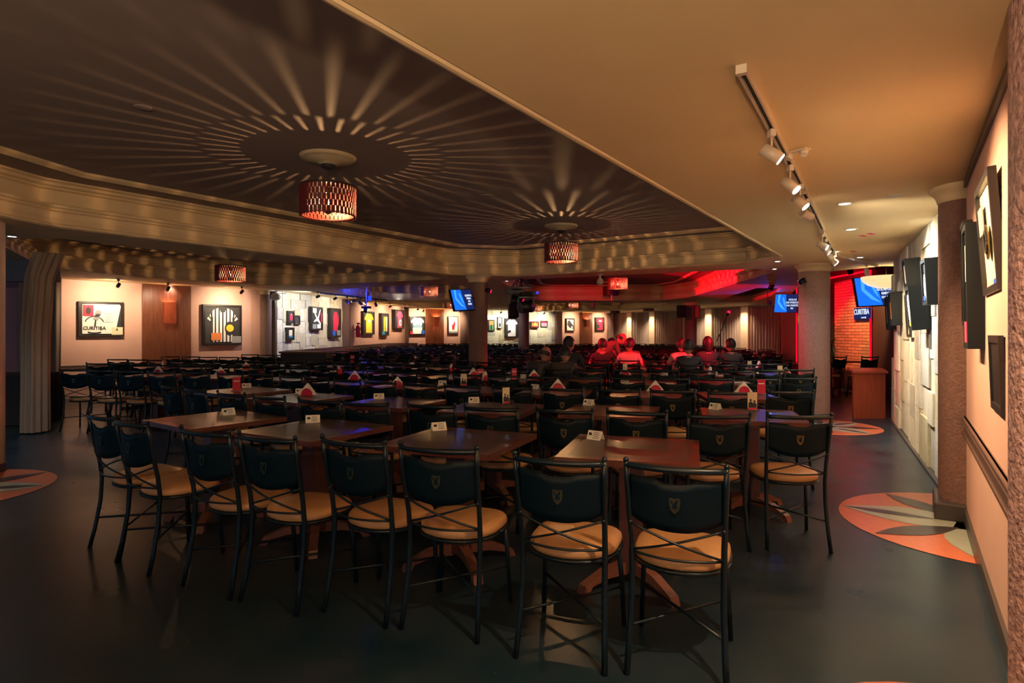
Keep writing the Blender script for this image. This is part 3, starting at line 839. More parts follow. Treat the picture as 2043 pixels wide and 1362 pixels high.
# stage and mood lights
def stage_lamp(px, py, d, tgt, col, en, ang, label, gm, s=1.0):
    p = R(px, d, zat(py, d))
    e = empty('moving_head_light', p, 0, label, 'stage light')
    dv = (Vector(tgt) - p).normalized()
    c = Vector((0, 0, 0))
    MB().cyl(c - dv * .16 * s, c + dv * .16 * s, .13 * s, .15 * s, n=24).build('lamp_head', M['black'], e)
    MB().cyl(c + dv * .161 * s, c + dv * .165 * s, .12 * s, n=24).build('lens', M[gm], e)
    MB().box((-.17 * s, 0, .06 * s), (.04 * s, .10 * s, .30 * s), bev=.01).box((.17 * s, 0, .06 * s), (.04 * s, .10 * s, .30 * s), bev=.01).box((0, 0, .22 * s), (.38 * s, .14 * s, .06 * s), bev=.01).build('yoke', M['black'], e)
    MB().box((0, 0, .29 * s), (.30 * s, .22 * s, .10 * s), bev=.015).build('base', M['speaker'], e)
    l = lamp('stage_beam', 'SPOT', (0, 0, 0), en, col, None, dv, ang, .25, r=.03); l.parent = e; l.location = dv * .18 * s
    return e
stage_lamp(1049, 612, 12.5, (5.2, 15.6, 2.9), (1, .0, .014), 2200, 36, 'black moving head with glowing red lens beside the far column', 'redglow', .9)
stage_lamp(1032, 600, 12.7, (3.2, 12.2, .95), (1, .0, .02), 200, 48, 'black moving head hanging left of the red-lensed one', 'redglow', .75)
e = empty('lighting_truss', R(1040, 12.5, 2.24), 0, 'cluster of black clamps and truss holding the moving lights', 'truss')
mb = MB(); rnd = random.Random(3)
mb.box((-.02, 0, .12), (.55, .05, .04)).box((-.15, 0, .02), (.40, .16, .10), bev=.01).box((.22, .05, -.01), (.30, .14, .10), bev=.01)
for k in range(7):
    mb.tube([(-.2 + .07 * k, 0, .12), (-.16 + .06 * k, rnd.uniform(-.08, .08), .2), (-.1 + .04 * k, 0, .19 + rnd.uniform(.05, .14))], .010, n=6)
mb.tube([(-.25, 0, .12), (-.05, .05, .33), (.2, 0, .14)], .012, n=6)
mb.cyl((0, 0, .12), (0, 0, (CZ - 2.24) / .9), .02)
mb.build('frame', M['black'], e)
MB().ball((.37, -.06, 0), .03).build('status_lamp', M['blueglow'], e)
e.scale = (.9, .9, .9)
# red beam from the far side across the third coffer, and red light on the people
e = empty('red_stage_lamp', (1.9, 12.9, 2.62), 0, 'red stage lamp tucked inside the third coffer', 'stage light')
MB().cyl((0, 0, .12), (.06, .12, 0), .06, n=16).build('can', M['black'], e)
lamp('red_beam', 'SPOT', (.07, .12, 0), 420, (1, 0, .014), None, (3.0, 5.5, .1), 75, .3, r=.02).parent = e
e = empty('red_stage_lamp', (6.2, 14.2, 2.44), 0, 'red stage lamp at the edge of the stage bay', 'stage light')
MB().cyl((0, 0, .1), (-.06, -.02, 0), .06, n=16).build('can', M['black'], e)
lamp('red_beam', 'SPOT', (-.08, -.03, -.02), 110, (1, 0, .03), None, (-3.9, -2.3, -1.4), 34, .5, r=.03).parent = e
e = empty('red_stage_lamp', (7.2, 13.6, 2.9), 0, 'red stage lamp washing the brick wall of the stage', 'stage light')
MB().cyl((0, 0, .1), (.05, .05, 0), .06, n=16).build('can', M['black'], e)
lamp('red_beam', 'SPOT', (.07, .07, -.02), 160, (1, .005, .03), None, (1.2, 1.9, -1.1), 95, .6, r=.03).parent = e
e = empty('blue_stage_lamp', (7.3, 16.9, 2.30), 0, 'blue stage lamp under the ceiling near the back curtains', 'stage light')
MB().cyl((0, 0, -.1), (0, 0, 0), .06, n=16).build('can', M['black'], e)
MB().tube([(0, .06, -.05), (0, .14, -.05), (0, .14, UZ - 2.30)], .012, n=8).build('rod', M['ink'], e)
lamp('blue_beam', 'SPOT', (0, 0, .02), 26, (.0, .10, 1), None, (-.3, -.1, .3), 150, .4, r=.03).parent = e
e = empty('blue_stage_lamp', R(738, 17.9, 2.44), 0, 'small glowing blue lamp hanging before the yellow shirt', 'stage light')
MB().cyl((0, 0, .06), (0, 0, -.08), .05, n=16).build('can', M['blueglow'], e)
MB().cyl((0, 0, .06), (0, 0, UZ - 2.44), .012, n=8).build('rod', M['ink'], e)
lamp('blue_beam', 'POINT', (-.12, -.15, .0), 14, (.01, .04, 1), None, r=.03).parent = e

e = empty('fill_lamp', (-2.6, -1.6, 0), 0, 'added unseen fill lamp behind the viewpoint to the left', 'floor lamp')  # second added uplighter, out of view, to fill the ceiling
MB().cyl((0, 0, 0), (0, 0, .02), .13).build('base', M['ink'], e)
MB().cyl((0, 0, .02), (0, 0, 1.62), .012).build('pole', M['ink'], e)
MB().lathe([(.02, 1.60), (.10, 1.66), (.15, 1.74), (.155, 1.74), (.10, 1.65), (.02, 1.59)], n=24).build('bowl_shade', M['whitemetal'], e)
lamp('uplight', 'POINT', (0, 0, 1.75), 70, WARM, None, r=.05).parent = e

e = empty('amber_stage_lamp', (7.35, 13.0, 2.7), 0, 'amber stage lamp lighting the right half of the brick panel', 'stage light')
MB().cyl((0, 0, .1), (.05, .03, 0), .06, n=16).build('can', M['black'], e)
lamp('amber_beam', 'SPOT', (.07, .04, -.02), 110, (1, .74, .18), None, (1.12, 1.15, -1.2), 62, .5, r=.03).parent = e

for (x, y, z), tg, en, lb in (((-.47, 11.98, 2.25), (3.0, 11.3, 1.0), 330, 'small added red lamp on the right side of the mid room column'), ((4.76, 9.80, 2.25), (2.6, 11.6, .9), 420, 'small added red lamp on the left side of the thick column')):  # red lamps added on the columns to throw red onto the diners
    e = empty('red_stage_lamp', (x, y, z), 0, lb, 'stage light')
    dv = (Vector(tg) - Vector((x, y, z))).normalized()
    MB().cyl(-dv * .06, dv * .05, .045, n=16).build('can', M['black'], e)
    MB().cyl(dv * .051, dv * .053, .038, n=16).build('lens', M['redglow'], e)
    lamp('red_beam', 'SPOT', dv * .07, en, (1, 0, .02), None, dv * 2, 44, .5, r=.03).parent = e

# ================================================================ CHAIRS AND TABLES
def arc(y0, w, s, n=12, z=0):
    """rearward-bowed line of half-width w, sagitta s"""
    return [((-w + 2 * w * k / n), y0 - s * (1 - (2.0 * k / n - 1) ** 2), z) for k in range(n + 1)]
def post_pts(sx):
    return [(sx * .196, 0, .885), (sx * .194, .012, .80), (sx * .190, .035, .68), (sx * .186, .062, .56), (sx * .184, .075, .45), (sx * .184, .066, .30), (sx * .190, .035, .12), (sx * .196, .006, 0)]
SEATOUT = []
for k in range(40):
    a = 2 * PI * k / 40
    cx_, sy = math.cos(a), math.sin(a)
    w = .205 + .022 * max(0, sy)
    ex = .62 if sy > 0 else .92
    SEATOUT.append((w * math.copysign(abs(cx_) ** ex, cx_), .285 + .205 * math.copysign(abs(sy) ** ex, sy)))
def seat_mb(mb):
    rings = []
    for sc, z in ((.93, .425), (.99, .432), (1.0, .447), (.985, .462), (.93, .474), (.80, .482), (.5, .487), (.2, .488)):
        rings.append([mb.bm.verts.new((x * sc, .285 + (y - .285) * sc, z)) for x, y in SEATOUT])
    fs = []
    for A, B in zip(rings, rings[1:]):
        fs += [mb.bm.faces.new((A[i], A[(i + 1) % 40], B[(i + 1) % 40], B[i])) for i in range(40)]
    fs += [mb.bm.faces.new(rings[-1]), mb.bm.faces.new(rings[0][::-1])]
    mb._fin(fs, True); return mb
def seatring_mb(mb):
    pts = [(x * .985, .285 + (y - .285) * .985, .418) for x, y in SEATOUT]; pts.append(pts[0])
    mb.tube(pts, .010, n=6, up=(0, 0, 1)); 
    mb.poly([(x * .96, .285 + (y - .285) * .96, .418) for x, y in SEATOUT], (0, 0, .006))
    return mb
def panel_mb(mb):
    nx, nz, w, th = 28, 6, .186, .005
    g = []
    for i in range(nx + 1):
        x = -w + 2 * w * i / nx; u = abs(x) / w
        top = .832 - (.022 * max(0, math.cos(min(1, abs(x) / .075) * PI / 2)) ** .6) - .004 * math.sin(u * PI)
        bot = .612 + .045 * u ** 2.4
        col = []
        for k in range(nz + 1):
            z = bot + (top - bot) * k / nz
            yl = .012 + (.885 - z) * .12
            col.append((x, yl - .046 * (1 - u * u), z))
        g.append(col)
    F_ = [[mb.bm.verts.new(p) for p in c] for c in g]; B_ = [[mb.bm.verts.new((p[0], p[1] + th, p[2])) for p in c] for c in g]
    fs = []
    for i in range(nx):
        for k in range(nz):
            fs.append(mb.bm.faces.new((F_[i][k], F_[i + 1][k], F_[i + 1][k + 1], F_[i][k + 1])))
            fs.append(mb.bm.faces.new((B_[i][k], B_[i][k + 1], B_[i + 1][k + 1], B_[i + 1][k])))
    mb._fin(fs, True)
    e = [mb.bm.faces.new((F_[i][0], B_[i][0], B_[i + 1][0], F_[i + 1][0])) for i in range(nx)] + [mb.bm.faces.new((F_[i][nz], F_[i + 1][nz], B_[i + 1][nz], B_[i][nz])) for i in range(nx)]
    e += [mb.bm.faces.new((F_[0][k], F_[0][k + 1], B_[0][k + 1], B_[0][k])) for k in range(nz)] + [mb.bm.faces.new((F_[nx][k], B_[nx][k], B_[nx][k + 1], F_[nx][k + 1])) for k in range(nz)]
    mb._fin(e)
    return mb
def emblem_mb(mb):
    zc = .725; y = .012 + (.885 - zc) * .12 - .046 - .0035
    out = [(-.022, .028), (-.014, .031), (0, .028), (.014, .031), (.022, .028), (.021, .0), (.016, -.018), (0, -.034), (-.016, -.018), (-.021, 0)]
    mb.poly([(x, y, zc + z) for x, z in out], (0, .002, 0))
    mb.mi = 1
    fig = [(-.015, .026), (-.006, .006), (.010, .026), (.014, .024), (.008, .006), (.012, -.014), (.005, -.010), (0, -.018), (-.004, -.008), (-.012, -.014), (-.008, .002), (-.017, .016)]
    mb.poly([(x, y - .0015, zc + z) for x, z in fig], (0, .001, 0))
    return mb
def rail_mb(mb):
    p = arc(.004, .196, .045, 14, .872)
    return mb.tube(p, .0135, n=8, flat=1.0)
def cross_mb(mb):
    for sg in (-1, 1):
        p = []
        for k in range(11):
            t = k / 10; x = sg * (-.186 + .372 * t); z = .625 - .125 * t
            p.append((x, .04 + (.62 - z) * .22 - .035 * math.sin(PI * t) - (.004 if sg > 0 else -.004), z))
        mb.tube(p, .0055, n=6)
    for x, z in ((-.186, .625), (.186, .625), (-.186, .5), (.186, .5)): mb.ball((x, .04 + (.62 - z) * .22, z), .010, n=8, m=5)
    p = [(x, y, .495 + 0 * x) for x, y, z in arc(.07, .184, .055, 10)]
    mb.tube(p, .006, n=6)
    return mb
def stretch_mb(mb):
    A = {(-1, 0): (-.188, .045, .19), (1, 0): (.188, .045, .19), (-1, 1): (-.196, .448, .19), (1, 1): (.196, .448, .19)}
    mb.tube([A[(-1, 0)], A[(1, 1)]], .007, n=6); mb.tube([A[(1, 0)], (A[(-1, 1)][0], A[(-1, 1)][1], .205)], .007, n=6)
    return mb
def front_leg(mb, sx): return mb.tube([(sx * .180, .415, .425), (sx * .192, .440, .25), (sx * .203, .455, 0)], .012, n=8)
def back_leg(mb, sx):
    mb.tube(post_pts(sx), [.011, .012, .012, .0125, .013, .013, .013, .013], n=8)
    mb.ball((sx * .197, -.001, .893), .0125, n=10, m=6); return mb
def make_chair(label, group):
    e = empty('dining_chair', (0, 0, 0), 0, label, 'chair', group)
    seat_mb(MB()).build('seat', M['tan'], e)
    seatring_mb(MB()).build('seat_frame', M['black'], e)
    panel_mb(MB()).build('backrest', M['blackplate'], e)
    rail_mb(MB()).build('top_rail', M['black'], e)
    cross_mb(MB()).build('cross_brace', M['black'], e)
    stretch_mb(MB()).build('stretcher', M['black'], e)
    for sx in (-1, 1): back_leg(MB(), sx).build('leg', M['black'], e)
    for sx in (-1, 1): front_leg(MB(), sx).build('leg', M['black'], e)
    emblem_mb(MB()).build('emblem', [M['brass'], M['blackplate']], e)
    return e
def far_chair_mesh():
    mb = MB()
    mb.mi = 1; seat_mb(mb); mb.mi = 0
    for sx in (-1, 1):
        mb.tube(post_pts(sx), .013, n=5); mb.tube([(sx * .18, .415, .425), (sx * .203, .455, 0)], .012, n=5)
    mb.tube(arc(.004, .196, .045, 6, .872), .0135, n=5); panel_mb(mb)
    mb.tube([(-.186, .04, .625), (0, .03, .56), (.186, .066, .5)], .006, n=4); mb.tube([(.186, .04, .625), (0, .035, .56), (-.186, .066, .5)], .006, n=4)
    mb.tube([(-.188, .045, .19), (.196, .448, .19)], .007, n=4); mb.tube([(.188, .045, .19), (-.196, .448, .2)], .007, n=4)
    bmesh.ops.recalc_face_normals(mb.bm, faces=mb.bm.faces)
    me = bpy.data.meshes.new('dining_chair'); mb.bm.to_mesh(me); mb.bm.free()
    me.materials.append(M['black']); me.materials.append(M['tan']); return me

def make_table():
    e = empty('dining_table', (0, 0, 0), 0, '', 'table')
    MB().box((0, 0, .7445), (.62, .62, .031), bev=.002).build('tabletop', M['ttop'], e)
    mb = MB()
    for k in range(4):
        a = k * PI / 2
        o = .735 / 2; i = .309
        pts = [(-o, -o), (o, -o), (i, -i), (-i, -i)]
        c, s = math.cos(a), math.sin(a)
        mb.poly([(x * c - y * s, x * s + y * c, .7605) for x, y in pts], (0, 0, -.034))
    mb.build('border', M['tbord'], e)
    MB().box((0, 0, .705), (.40, .07, .04)).box((0, 0, .705), (.07, .40, .04)).build('crossbar', M['tfoot'], e)
    MB().box((0, 0, .38), (.13, .13, .62), bev=.004).build('pedestal', M['tbord'], e)
    for k in range(4):
        a = k * PI / 2 + PI / 4
        m = Matrix.Rotation(a, 4, 'Z')
        mb = MB()
        pr = [(.05, .13), (.20, .105), (.34, .045), (.36, .0), (.31, .0), (.29, .035), (.18, .06), (.05, .06)]
        A = [m @ Vector((x, -.0275, z)) for x, z in pr]
        th = m @ Vector((0, .055, 0))
        mb.poly(A, th); mb.build('foot', M['tfoot'], e)
    return e
def far_table_mesh():
    mb = MB(); mb.mi = 0
    mb.box((0, 0, .7445), (.735, .735, .031), bev=.002).box((0, 0, .38), (.13, .13, .70))
    for k in range(2): mb.box((0, 0, .04), (.7, .055, .06), rot=Matrix.Rotation(PI / 4 + k * PI / 2, 4, 'Z'))
    mb.mi = 1; mb.box((0, 0, .761), (.62, .62, .0025))
    bmesh.ops.recalc_face_normals(mb.bm, faces=mb.bm.faces)
    me = bpy.data.meshes.new('dining_table'); mb.bm.to_mesh(me); mb.bm.free()
    me.materials.append(M['tbord']); me.materials.append(M['ttop']); return me

ROWA = [(.656, 2.40, -21), (.197, 2.53, -20), (-.347, 2.78, -19), (-.785, 2.94, -26), (-1.26, 3.06, -25), (-1.67, 3.24, -27), (-2.28, 3.57, -33), (-2.62, 3.82, -32)]
ROWB = [(1.855, 3.85, -7), (1.34, 3.86, -4), (.84, 4.03, -18), (.36, 4.11, -19), (-.15, 4.24, -17), (-.60, 4.41, -20), (-1.11, 4.52, -18), (-1.52, 4.69, -22), (-2.02, 4.95, -30), (-2.46, 5.22, -32), (-2.98, 5.60, -36), (-3.37, 5.90, -34)]
ROWC = [(2.51, 5.38, -8), (1.96, 5.33, -6), (1.476, 5.48, -12), (.99, 5.56, -14), (.48, 5.68, -15), (.0, 5.81, -16), (-.50, 5.99, -20), (-.96, 6.20, -22), (-1.42, 6.42, -24), (-1.85, 6.68, -28), (-2.29, 6.98, -30), (-2.70, 7.27, -30),
        (-3.20, 7.58, -24), (-3.68, 7.78, -16), (-4.2, 7.92, -8), (-4.72, 8.02, -6), (-5.25, 8.18, -6), (-5.76, 8.34, -4), (-6.24, 8.50, 4)]
TABA = [(.683, 3.40, -17), (-.32, 3.68, -23), (-1.34, 4.08, -30), (-2.26, 4.55, -36)]
TABB = [(1.90, 4.76, -16), (.835, 5.03, -19), (-.17, 5.20, -18), (-1.12, 5.62, -24), (-2.14, 6.05, -30), (-3.02, 6.72, -33)]
ordn = ['first', 'second', 'third', 'fourth', 'fifth', 'sixth', 'seventh', 'eighth', 'ninth', 'tenth', '11th', '12th', '13th', '14th', '15th', '16th', '17th', '18th', '19th', '20th', '21st', '22nd', '23rd', '24th', '25th', '26th', '27th', '28th']
proto = make_chair('', 'black metal chairs with tan seats in rows'); proto_used = [False]
tproto = make_table(); tproto_used = [False]
FCH = far_chair_mesh(); FTB = far_table_mesh()
NCH = [0]
CHL = []
def put_chair(x, y, deg, label, group, near=True, row=None):
    rz = math.radians(deg); NCH[0] += 1
    if near:
        if not proto_used[0]:
            proto_used[0] = True; o = proto; o.location = (x, y, 0); o.rotation_euler = (0, 0, rz); o['label'] = label; o['group'] = group
        else: o = copy_tree(proto, (x, y, 0), rz, label, group)
    else:
        o = link('dining_chair', FCH); o.location = (x, y, 0); o.rotation_euler = (0, 0, rz); tag(o, label, 'chair', group)
    CHL.append([o, x, y, deg, row])
    return o
def put_table(x, y, deg, label, group, near=True):
    rz = math.radians(deg)
    if near:
        if not tproto_used[0]:
            tproto_used[0] = True; o = tproto; o.location = (x, y, 0); o.rotation_euler = (0, 0, rz); o['label'] = label; o['group'] = group
        else: o = copy_tree(tproto, (x, y, 0), rz, label, group)
    else:
        o = link('dining_table', FTB); o.location = (x, y, 0); o.rotation_euler = (0, 0, rz); tag(o, label, 'table', group)
    return o
rowtables = []      # (row, index, x, y, deg)
def rowname(r): return 'nearest row' if r == 0 else '%s row from the front' % ordn[r]
for i, (x, y, a) in enumerate(ROWA):
    put_chair(x, y, a, 'black chair with glossy tan seat, %s from the right in the nearest row' % ordn[i], 'chairs of the nearest row')
for i, (x, y, a) in enumerate(ROWB):
    put_chair(x, y, a, 'black chair with tan seat, %s from the right in the second row' % ordn[i], 'chairs of the second row')
for i, (x, y, a) in enumerate(TABA):
    put_table(x, y, a, 'square dark table, %s from the right at the nearest row' % ordn[i], 'square tables with wood borders'); rowtables.append((0, i, x, y, a))
for i, (x, y, a) in enumerate(TABB):
    put_table(x, y, a, 'square dark table, %s from the right at the second row' % ordn[i], 'square tables with wood borders'); rowtables.append((1, i, x, y, a))
def lerp_row(path, s):
    """point and angle at arc length s along a row path"""
    acc = 0
    for (p, q) in zip(path, path[1:]):
        L = math.hypot(q[0] - p[0], q[1] - p[1])
        if acc + L >= s or q is path[-1]:
            t = (s - acc) / L
            return p[0] + (q[0] - p[0]) * t, p[1] + (q[1] - p[1]) * t, p[2] + (q[2] - p[2]) * min(max(t, 0), 1)
        acc += L
COLS = [(5.04, 9.95, .55), (-.686, 12.1, .5), (.41, 20.9, .5), (6.68, 22.3, .5), (-6.72, 8.42, .36), (-7.7, 9.66, .45), (-4.5, 13.1, .85)]
def leftlim(y):
    pts = [(7, -6.5), (9.0, -6.6), (10, -7.3), (12.2, -8.6), (14.2, -7.3), (14.9, -5.1), (19.6, -4.9), (25, -4.6), (25.5, -4.4), (28, -4.4)]
    for (a, xa), (b, xb) in zip(pts, pts[1:]):
        if y <= b: return xa + (xb - xa) * max(0, y - a) / (b - a)
    return -4.4
def rightlim(y):
    pts = [(5, 2.6), (6.9, 3.6), (8.4, 4.2), (10, 4.5), (12, 5.7), (14, 6.2), (17, 7.6), (20, 8.0), (23, 8.2), (26, 7.4), (29, 6.0)]
    for (a, xa), (b, xb) in zip(pts, pts[1:]):
        if y <= b: return xa + (xb - xa) * max(0, y - a) / (b - a)
    return 5.5
SEATED = []   # people's seats, filled with chair positions
rnd = random.Random(21)
nrow = 2
def run_row(path, r, pairs_from=0):
    L = sum(math.hypot(q[0] - p[0], q[1] - p[1]) for p, q in zip(path, path[1:]))
    n = int(L / .505); out = []
    for k in range(n + 1):
        x, y, a = lerp_row(path, k * .505)
        out.append((x, y, a))
    return out
allrows = []
for r in range(2, 19):
    sh = (r - 2)
    if r == 2: pts = list(ROWC)
    else:
        base = []
        for (x, y, a) in [(5.5, 6.2, 0), (4.0, 5.75, -4), (3.0, 5.5, -8)] + ROWC[0:1] + ROWC[2:] + [(-6.6, 8.6, -5), (-8.0, 9.0, -5)]:
            base.append((x + .30 * sh * max(0, 1 if x > -3 else .0), y + 1.44 * sh - (.1 * sh if x > 4.5 else 0), a * max(.15, 1 - sh * .07)))
        pts = run_row(base, r)
    allrows.append(pts)
LIMIT_NEAR, TOTAL = 10.6, 292
far_stuff = []
for ri, pts in enumerate(allrows):
    r = ri + 2
    ok = []
    for k, (x, y, a) in enumerate(pts):
        good = leftlim(y) < x < rightlim(y) and y < 28.0
        if abs(x / y) > .86: good = False
        for cx, cy, cr in COLS:
            if math.hypot(x - cx, y + .25 - cy) < cr: good = False
        if r > 2 and -6.6 < x < -6.0 and y > 10 and y < 11: pass
        ok.append(good)
    cnt = 0; tc = 0; k = 0
    while k < len(pts):
        if ok[k]:
            x, y, a = pts[k]
            jit = rnd.uniform(-3, 3) if r > 2 else 0
            if r > 7: x += rnd.uniform(-.09, .09) + .13 * math.sin(r * 2.3); jit *= 2
            if NCH[0] < TOTAL:
                near = y < LIMIT_NEAR
                put_chair(x, y + (rnd.uniform(-.04, .04) if r > 2 else 0), a + jit, 'black chair, %s from the right in the %s' % (ordn[min(cnt, 27)], rowname(r)), 'chairs of the %s row' % ordn[r], near, r)
            else: far_stuff.append((x, y, a))
            cnt += 1
        if k % 2 == 1 and ok[k] and ok[k - 1]:
            x = (pts[k][0] + pts[k - 1][0]) / 2; y = (pts[k][1] + pts[k - 1][1]) / 2; a = (pts[k][2] + pts[k - 1][2]) / 2
            rz = math.radians(a)
            if r > 7: x += .13 * math.sin(r * 2.3)
            tx = x - math.sin(rz) * .86; ty = y + math.cos(rz) * .86
            bad = any(math.hypot(tx - cx, ty - cy) < cr + .28 for cx, cy, cr in COLS) or ty > 28.2
            if not bad:
                put_table(tx, ty, a, 'square dark table, %s from the right at the %s' % (ordn[min(tc, 27)], rowname(r)), 'square tables with wood borders', ty < LIMIT_NEAR)
                rowtables.append((r, tc, tx, ty, a)); tc += 1
        k += 1
if far_stuff:
    bm = bmesh.new()
    for x, y, a in far_stuff:
        b0 = len(bm.verts); bm.from_mesh(FCH); bm.verts.ensure_lookup_table()
        m = Matrix.Translation((x, y, 0)) @ Matrix.Rotation(math.radians(a), 4, 'Z')
        bmesh.ops.transform(bm, matrix=m, verts=bm.verts[b0:])
    me = bpy.data.meshes.new('distant_chairs'); bm.to_mesh(me); bm.free(); me.materials.append(M['black']); me.materials.append(M['tan'])
    o = link('distant_chairs', me); tag(o, 'mass of tiny dark chairs in the rearmost rows before the back walls', 'chairs', None, 'stuff')
print('CHAIRS', NCH[0], 'stuff', len(far_stuff), 'tables', len(rowtables))
# the pair of chairs by the stage, beyond the thick column
for px, d, a, lb in ((1676, 13.0, 20, 'black chair behind the thick column, left of the pair by the brick wall'), (1736, 12.9, 8, 'black chair right of the pair by the brick wall, behind the red counter')):
    p = R(px, d); put_chair(p.x, p.y, a, lb, 'chairs by the stage')
put_table(7.52, 13.75, 10, 'dark table lit red between the two chairs by the stage', 'square tables with wood borders')

# ================================================================ FRAMED PIECES
def tee(w, h, sleeve=.30, long=False):
    """outline of a laid-out shirt, width w between sleeve tips, height h, centred"""
    b = w * .31
    return [(-b * .42, h / 2), (-b * .2, h / 2 - h * .035), (b * .2, h / 2 - h * .035), (b * .42, h / 2), (b * .95, h / 2 - h * .06), (w / 2, h / 2 - h * sleeve), (w / 2 - w * .10, h / 2 - h * (sleeve + .07)),
            (b, h / 2 - h * .24), (b * 1.02, -h / 2), (-b * 1.02, -h / 2), (-b, h / 2 - h * .24), (-w / 2 + w * .10, h / 2 - h * (sleeve + .07)), (-w / 2, h / 2 - h * sleeve), (-b * .95, h / 2 - h * .06)]
def clip_poly(pts, xa, xb):
    def cl(pts, f, g):
        out = []
        for i in range(len(pts)):
            p, q = pts[i - 1], pts[i]
            if f(p) != f(q):
                t = (g - p[0]) / (q[0] - p[0]); out.append((g, p[1] + (q[1] - p[1]) * t))
            if f(q): out.append(q)
        return out
    pts = cl(pts, lambda p: p[0] >= xa, xa)
    return cl(pts, lambda p: p[0] <= xb, xb) if len(pts) > 2 else []
class Fr:
    def __init__(s, P, Q, px0, px1, py0, py1, depth, label, bar=.035, lining='framein', m='frame', tilt=0, gap=0.0, pos=None, size=None):
        if pos is None:
            a = hit(P, Q, px0); b = hit(P, Q, px1); c = (a + b) / 2; w = (b - a).length; d = c.y
            z0, z1 = zat(py1, d), zat(py0, d)
        else:
            c = Vector((pos[0], pos[1], 0)); w = size[0]; z0, z1 = pos[2] - size[1] / 2, pos[2] + size[1] / 2
        h = z1 - z0
        ang = math.atan2(Q[1] - P[1], Q[0] - P[0])
        e = empty('framed_picture', (c.x, c.y, (z0 + z1) / 2), ang, label, 'framed piece', 'framed pieces on the walls')
        if tilt: e.rotation_euler = (math.radians(tilt), 0, ang)
        s.e = e; s.w = w; s.h = h; s.f = -depth - gap; s.a = s.f + .018
        mb = MB(); bar = min(bar, w * .12)
        y = -depth / 2 - gap
        mb.box((0, y, h / 2 - bar / 2), (w, depth, bar)).box((0, y, -h / 2 + bar / 2), (w, depth, bar)).box((-w / 2 + bar / 2, y, 0), (bar, depth, h - 2 * bar)).box((w / 2 - bar / 2, y, 0), (bar, depth, h - 2 * bar))
        mb.box((0, -.006 - gap, 0), (w - .01, .01, h - .01))
        mb.build('frame', M[m], e)
        MB().box((0, s.a + .004, 0), (w - 2 * bar, .004, h - 2 * bar)).build('backing', M[lining], e)
    def shape(s, name, pts, m, lv=1, th=.006):
        y = s.a - .003 - .007 * (lv - 1)
        MB().poly([(x, y, z) for x, z in pts], (0, -th, 0)).build(name, M[m] if isinstance(m, str) else m, s.e)
        return s
    def rect(s, name, u0, v0, u1, v1, m, lv=1, th=.005):
        x0, x1, z0, z1 = s.w * (u0 - .5), s.w * (u1 - .5), s.h * (v0 - .5), s.h * (v1 - .5)
        return s.shape(name, [(x0, z0), (x1, z0), (x1, z1), (x0, z1)], m, lv, th)
    def lines(s, name, u0, v0, u1, n, m, lv=2, dv=.03, wob=.2):
        mb = MB(); y = s.a - .004 - .007 * (lv - 1); rr = random.Random(n * 7)
        for k in range(n):
            L = (u1 - u0) * (1 - wob * rr.random())
            mb.box((s.w * ((u0 + L / 2 + u0) / 2 - .5) + s.w * (u0 - u0), y - .003, s.h * (v0 - k * dv - .5)), (s.w * L, .003, s.h * .010))
        mb.build(name, M[m], s.e); return s
    def txt(s, body, u, v, size, m, lv=3, sx=1.0, rz=0, bold=0.0):
        y = s.a - .003 - .007 * (lv - 1) - .008
        text(body, size, M[m], s.e, (s.w * (u - .5), y, s.h * (v - .5)), (PI / 2, rz, 0), sx=sx, bold=bold); return s
def ell(cx, cz, rx, rz, n=20, a0=0, a1=2 * PI): return [(cx + rx * math.cos(a0 + (a1 - a0) * k / n), cz + rz * math.sin(a0 + (a1 - a0) * k / n)) for k in range(n if abs(a1 - a0) > 6.2 else n + 1)]
def arcband(cx, cz, r0, r1, a0, a1, n=20): return ell(cx, cz, r1, r1, n, a0, a1) + ell(cx, cz, r0, r0, n, a0, a1)[::-1]

# poster with a studio microphone
f = Fr(LA, LB, 155, 245.5, 602, 671, .07, 'black framed cream poster with a microphone emblem on the left wall', .05, 'ink')
w, h = f.w, f.h
f.shape('paper', [(-.42 * w, -.42 * h), (.30 * w, -.42 * h), (.43 * w, .38 * h), (.40 * w, .44 * h), (-.42 * w, .42 * h)], 'white')
f.rect('photo', .09, .58, .32, .90, 'red', 2); f.shape('photo_figure', ell(-.29 * w, .24 * h, .05 * w, .10 * h), 'ink', 3)
f.shape('emblem_ring', arcband(-.16 * w, -.16 * h, .20 * w, .225 * w, math.radians(20), math.radians(160)), 'ink', 2)
f.shape('emblem_base', arcband(-.16 * w, .12 * h, .50 * h, .54 * h, math.radians(252), math.radians(288)), 'ink', 2)
mic = [(-.05, -.10), (.05, -.10), (.06, .08), (.04, .12), (-.04, .12), (-.06, .08)]
ca, sa = math.cos(-.3), math.sin(-.3)
f.shape('microphone_head', [((x * ca - z * sa) * w * 1.1 - .10 * w, (x * sa + z * ca) * w * 1.1 + .10 * h) for x, z in mic], 'grey', 3)
f.shape('microphone_grille', [((x * ca - z * sa) * w * .9 - .10 * w, (x * sa + z * ca) * w * .35 + .10 * h) for x, z in mic], 'ink', 4)
f.shape('microphone_stem', [(-.17 * w, -.20 * h), (-.13 * w, -.20 * h), (-.12 * w, -.02 * h), (-.15 * w, -.02 * h)], 'ink', 3)
f.txt('CURITIBA', .34, .24, .105, 'ink', 3, .92, bold=.001)
f.lines('signature', .60, .66, .84, 5, 'grey', 2, .06, .5)
f.rect('plaque', .72, .05, .97, .27, 'cream', 3)
f.shape('plaque_mark', [(.31 * w, -.32 * h), (.36 * w, -.32 * h), (.335 * w, -.25 * h)], 'ink', 4)
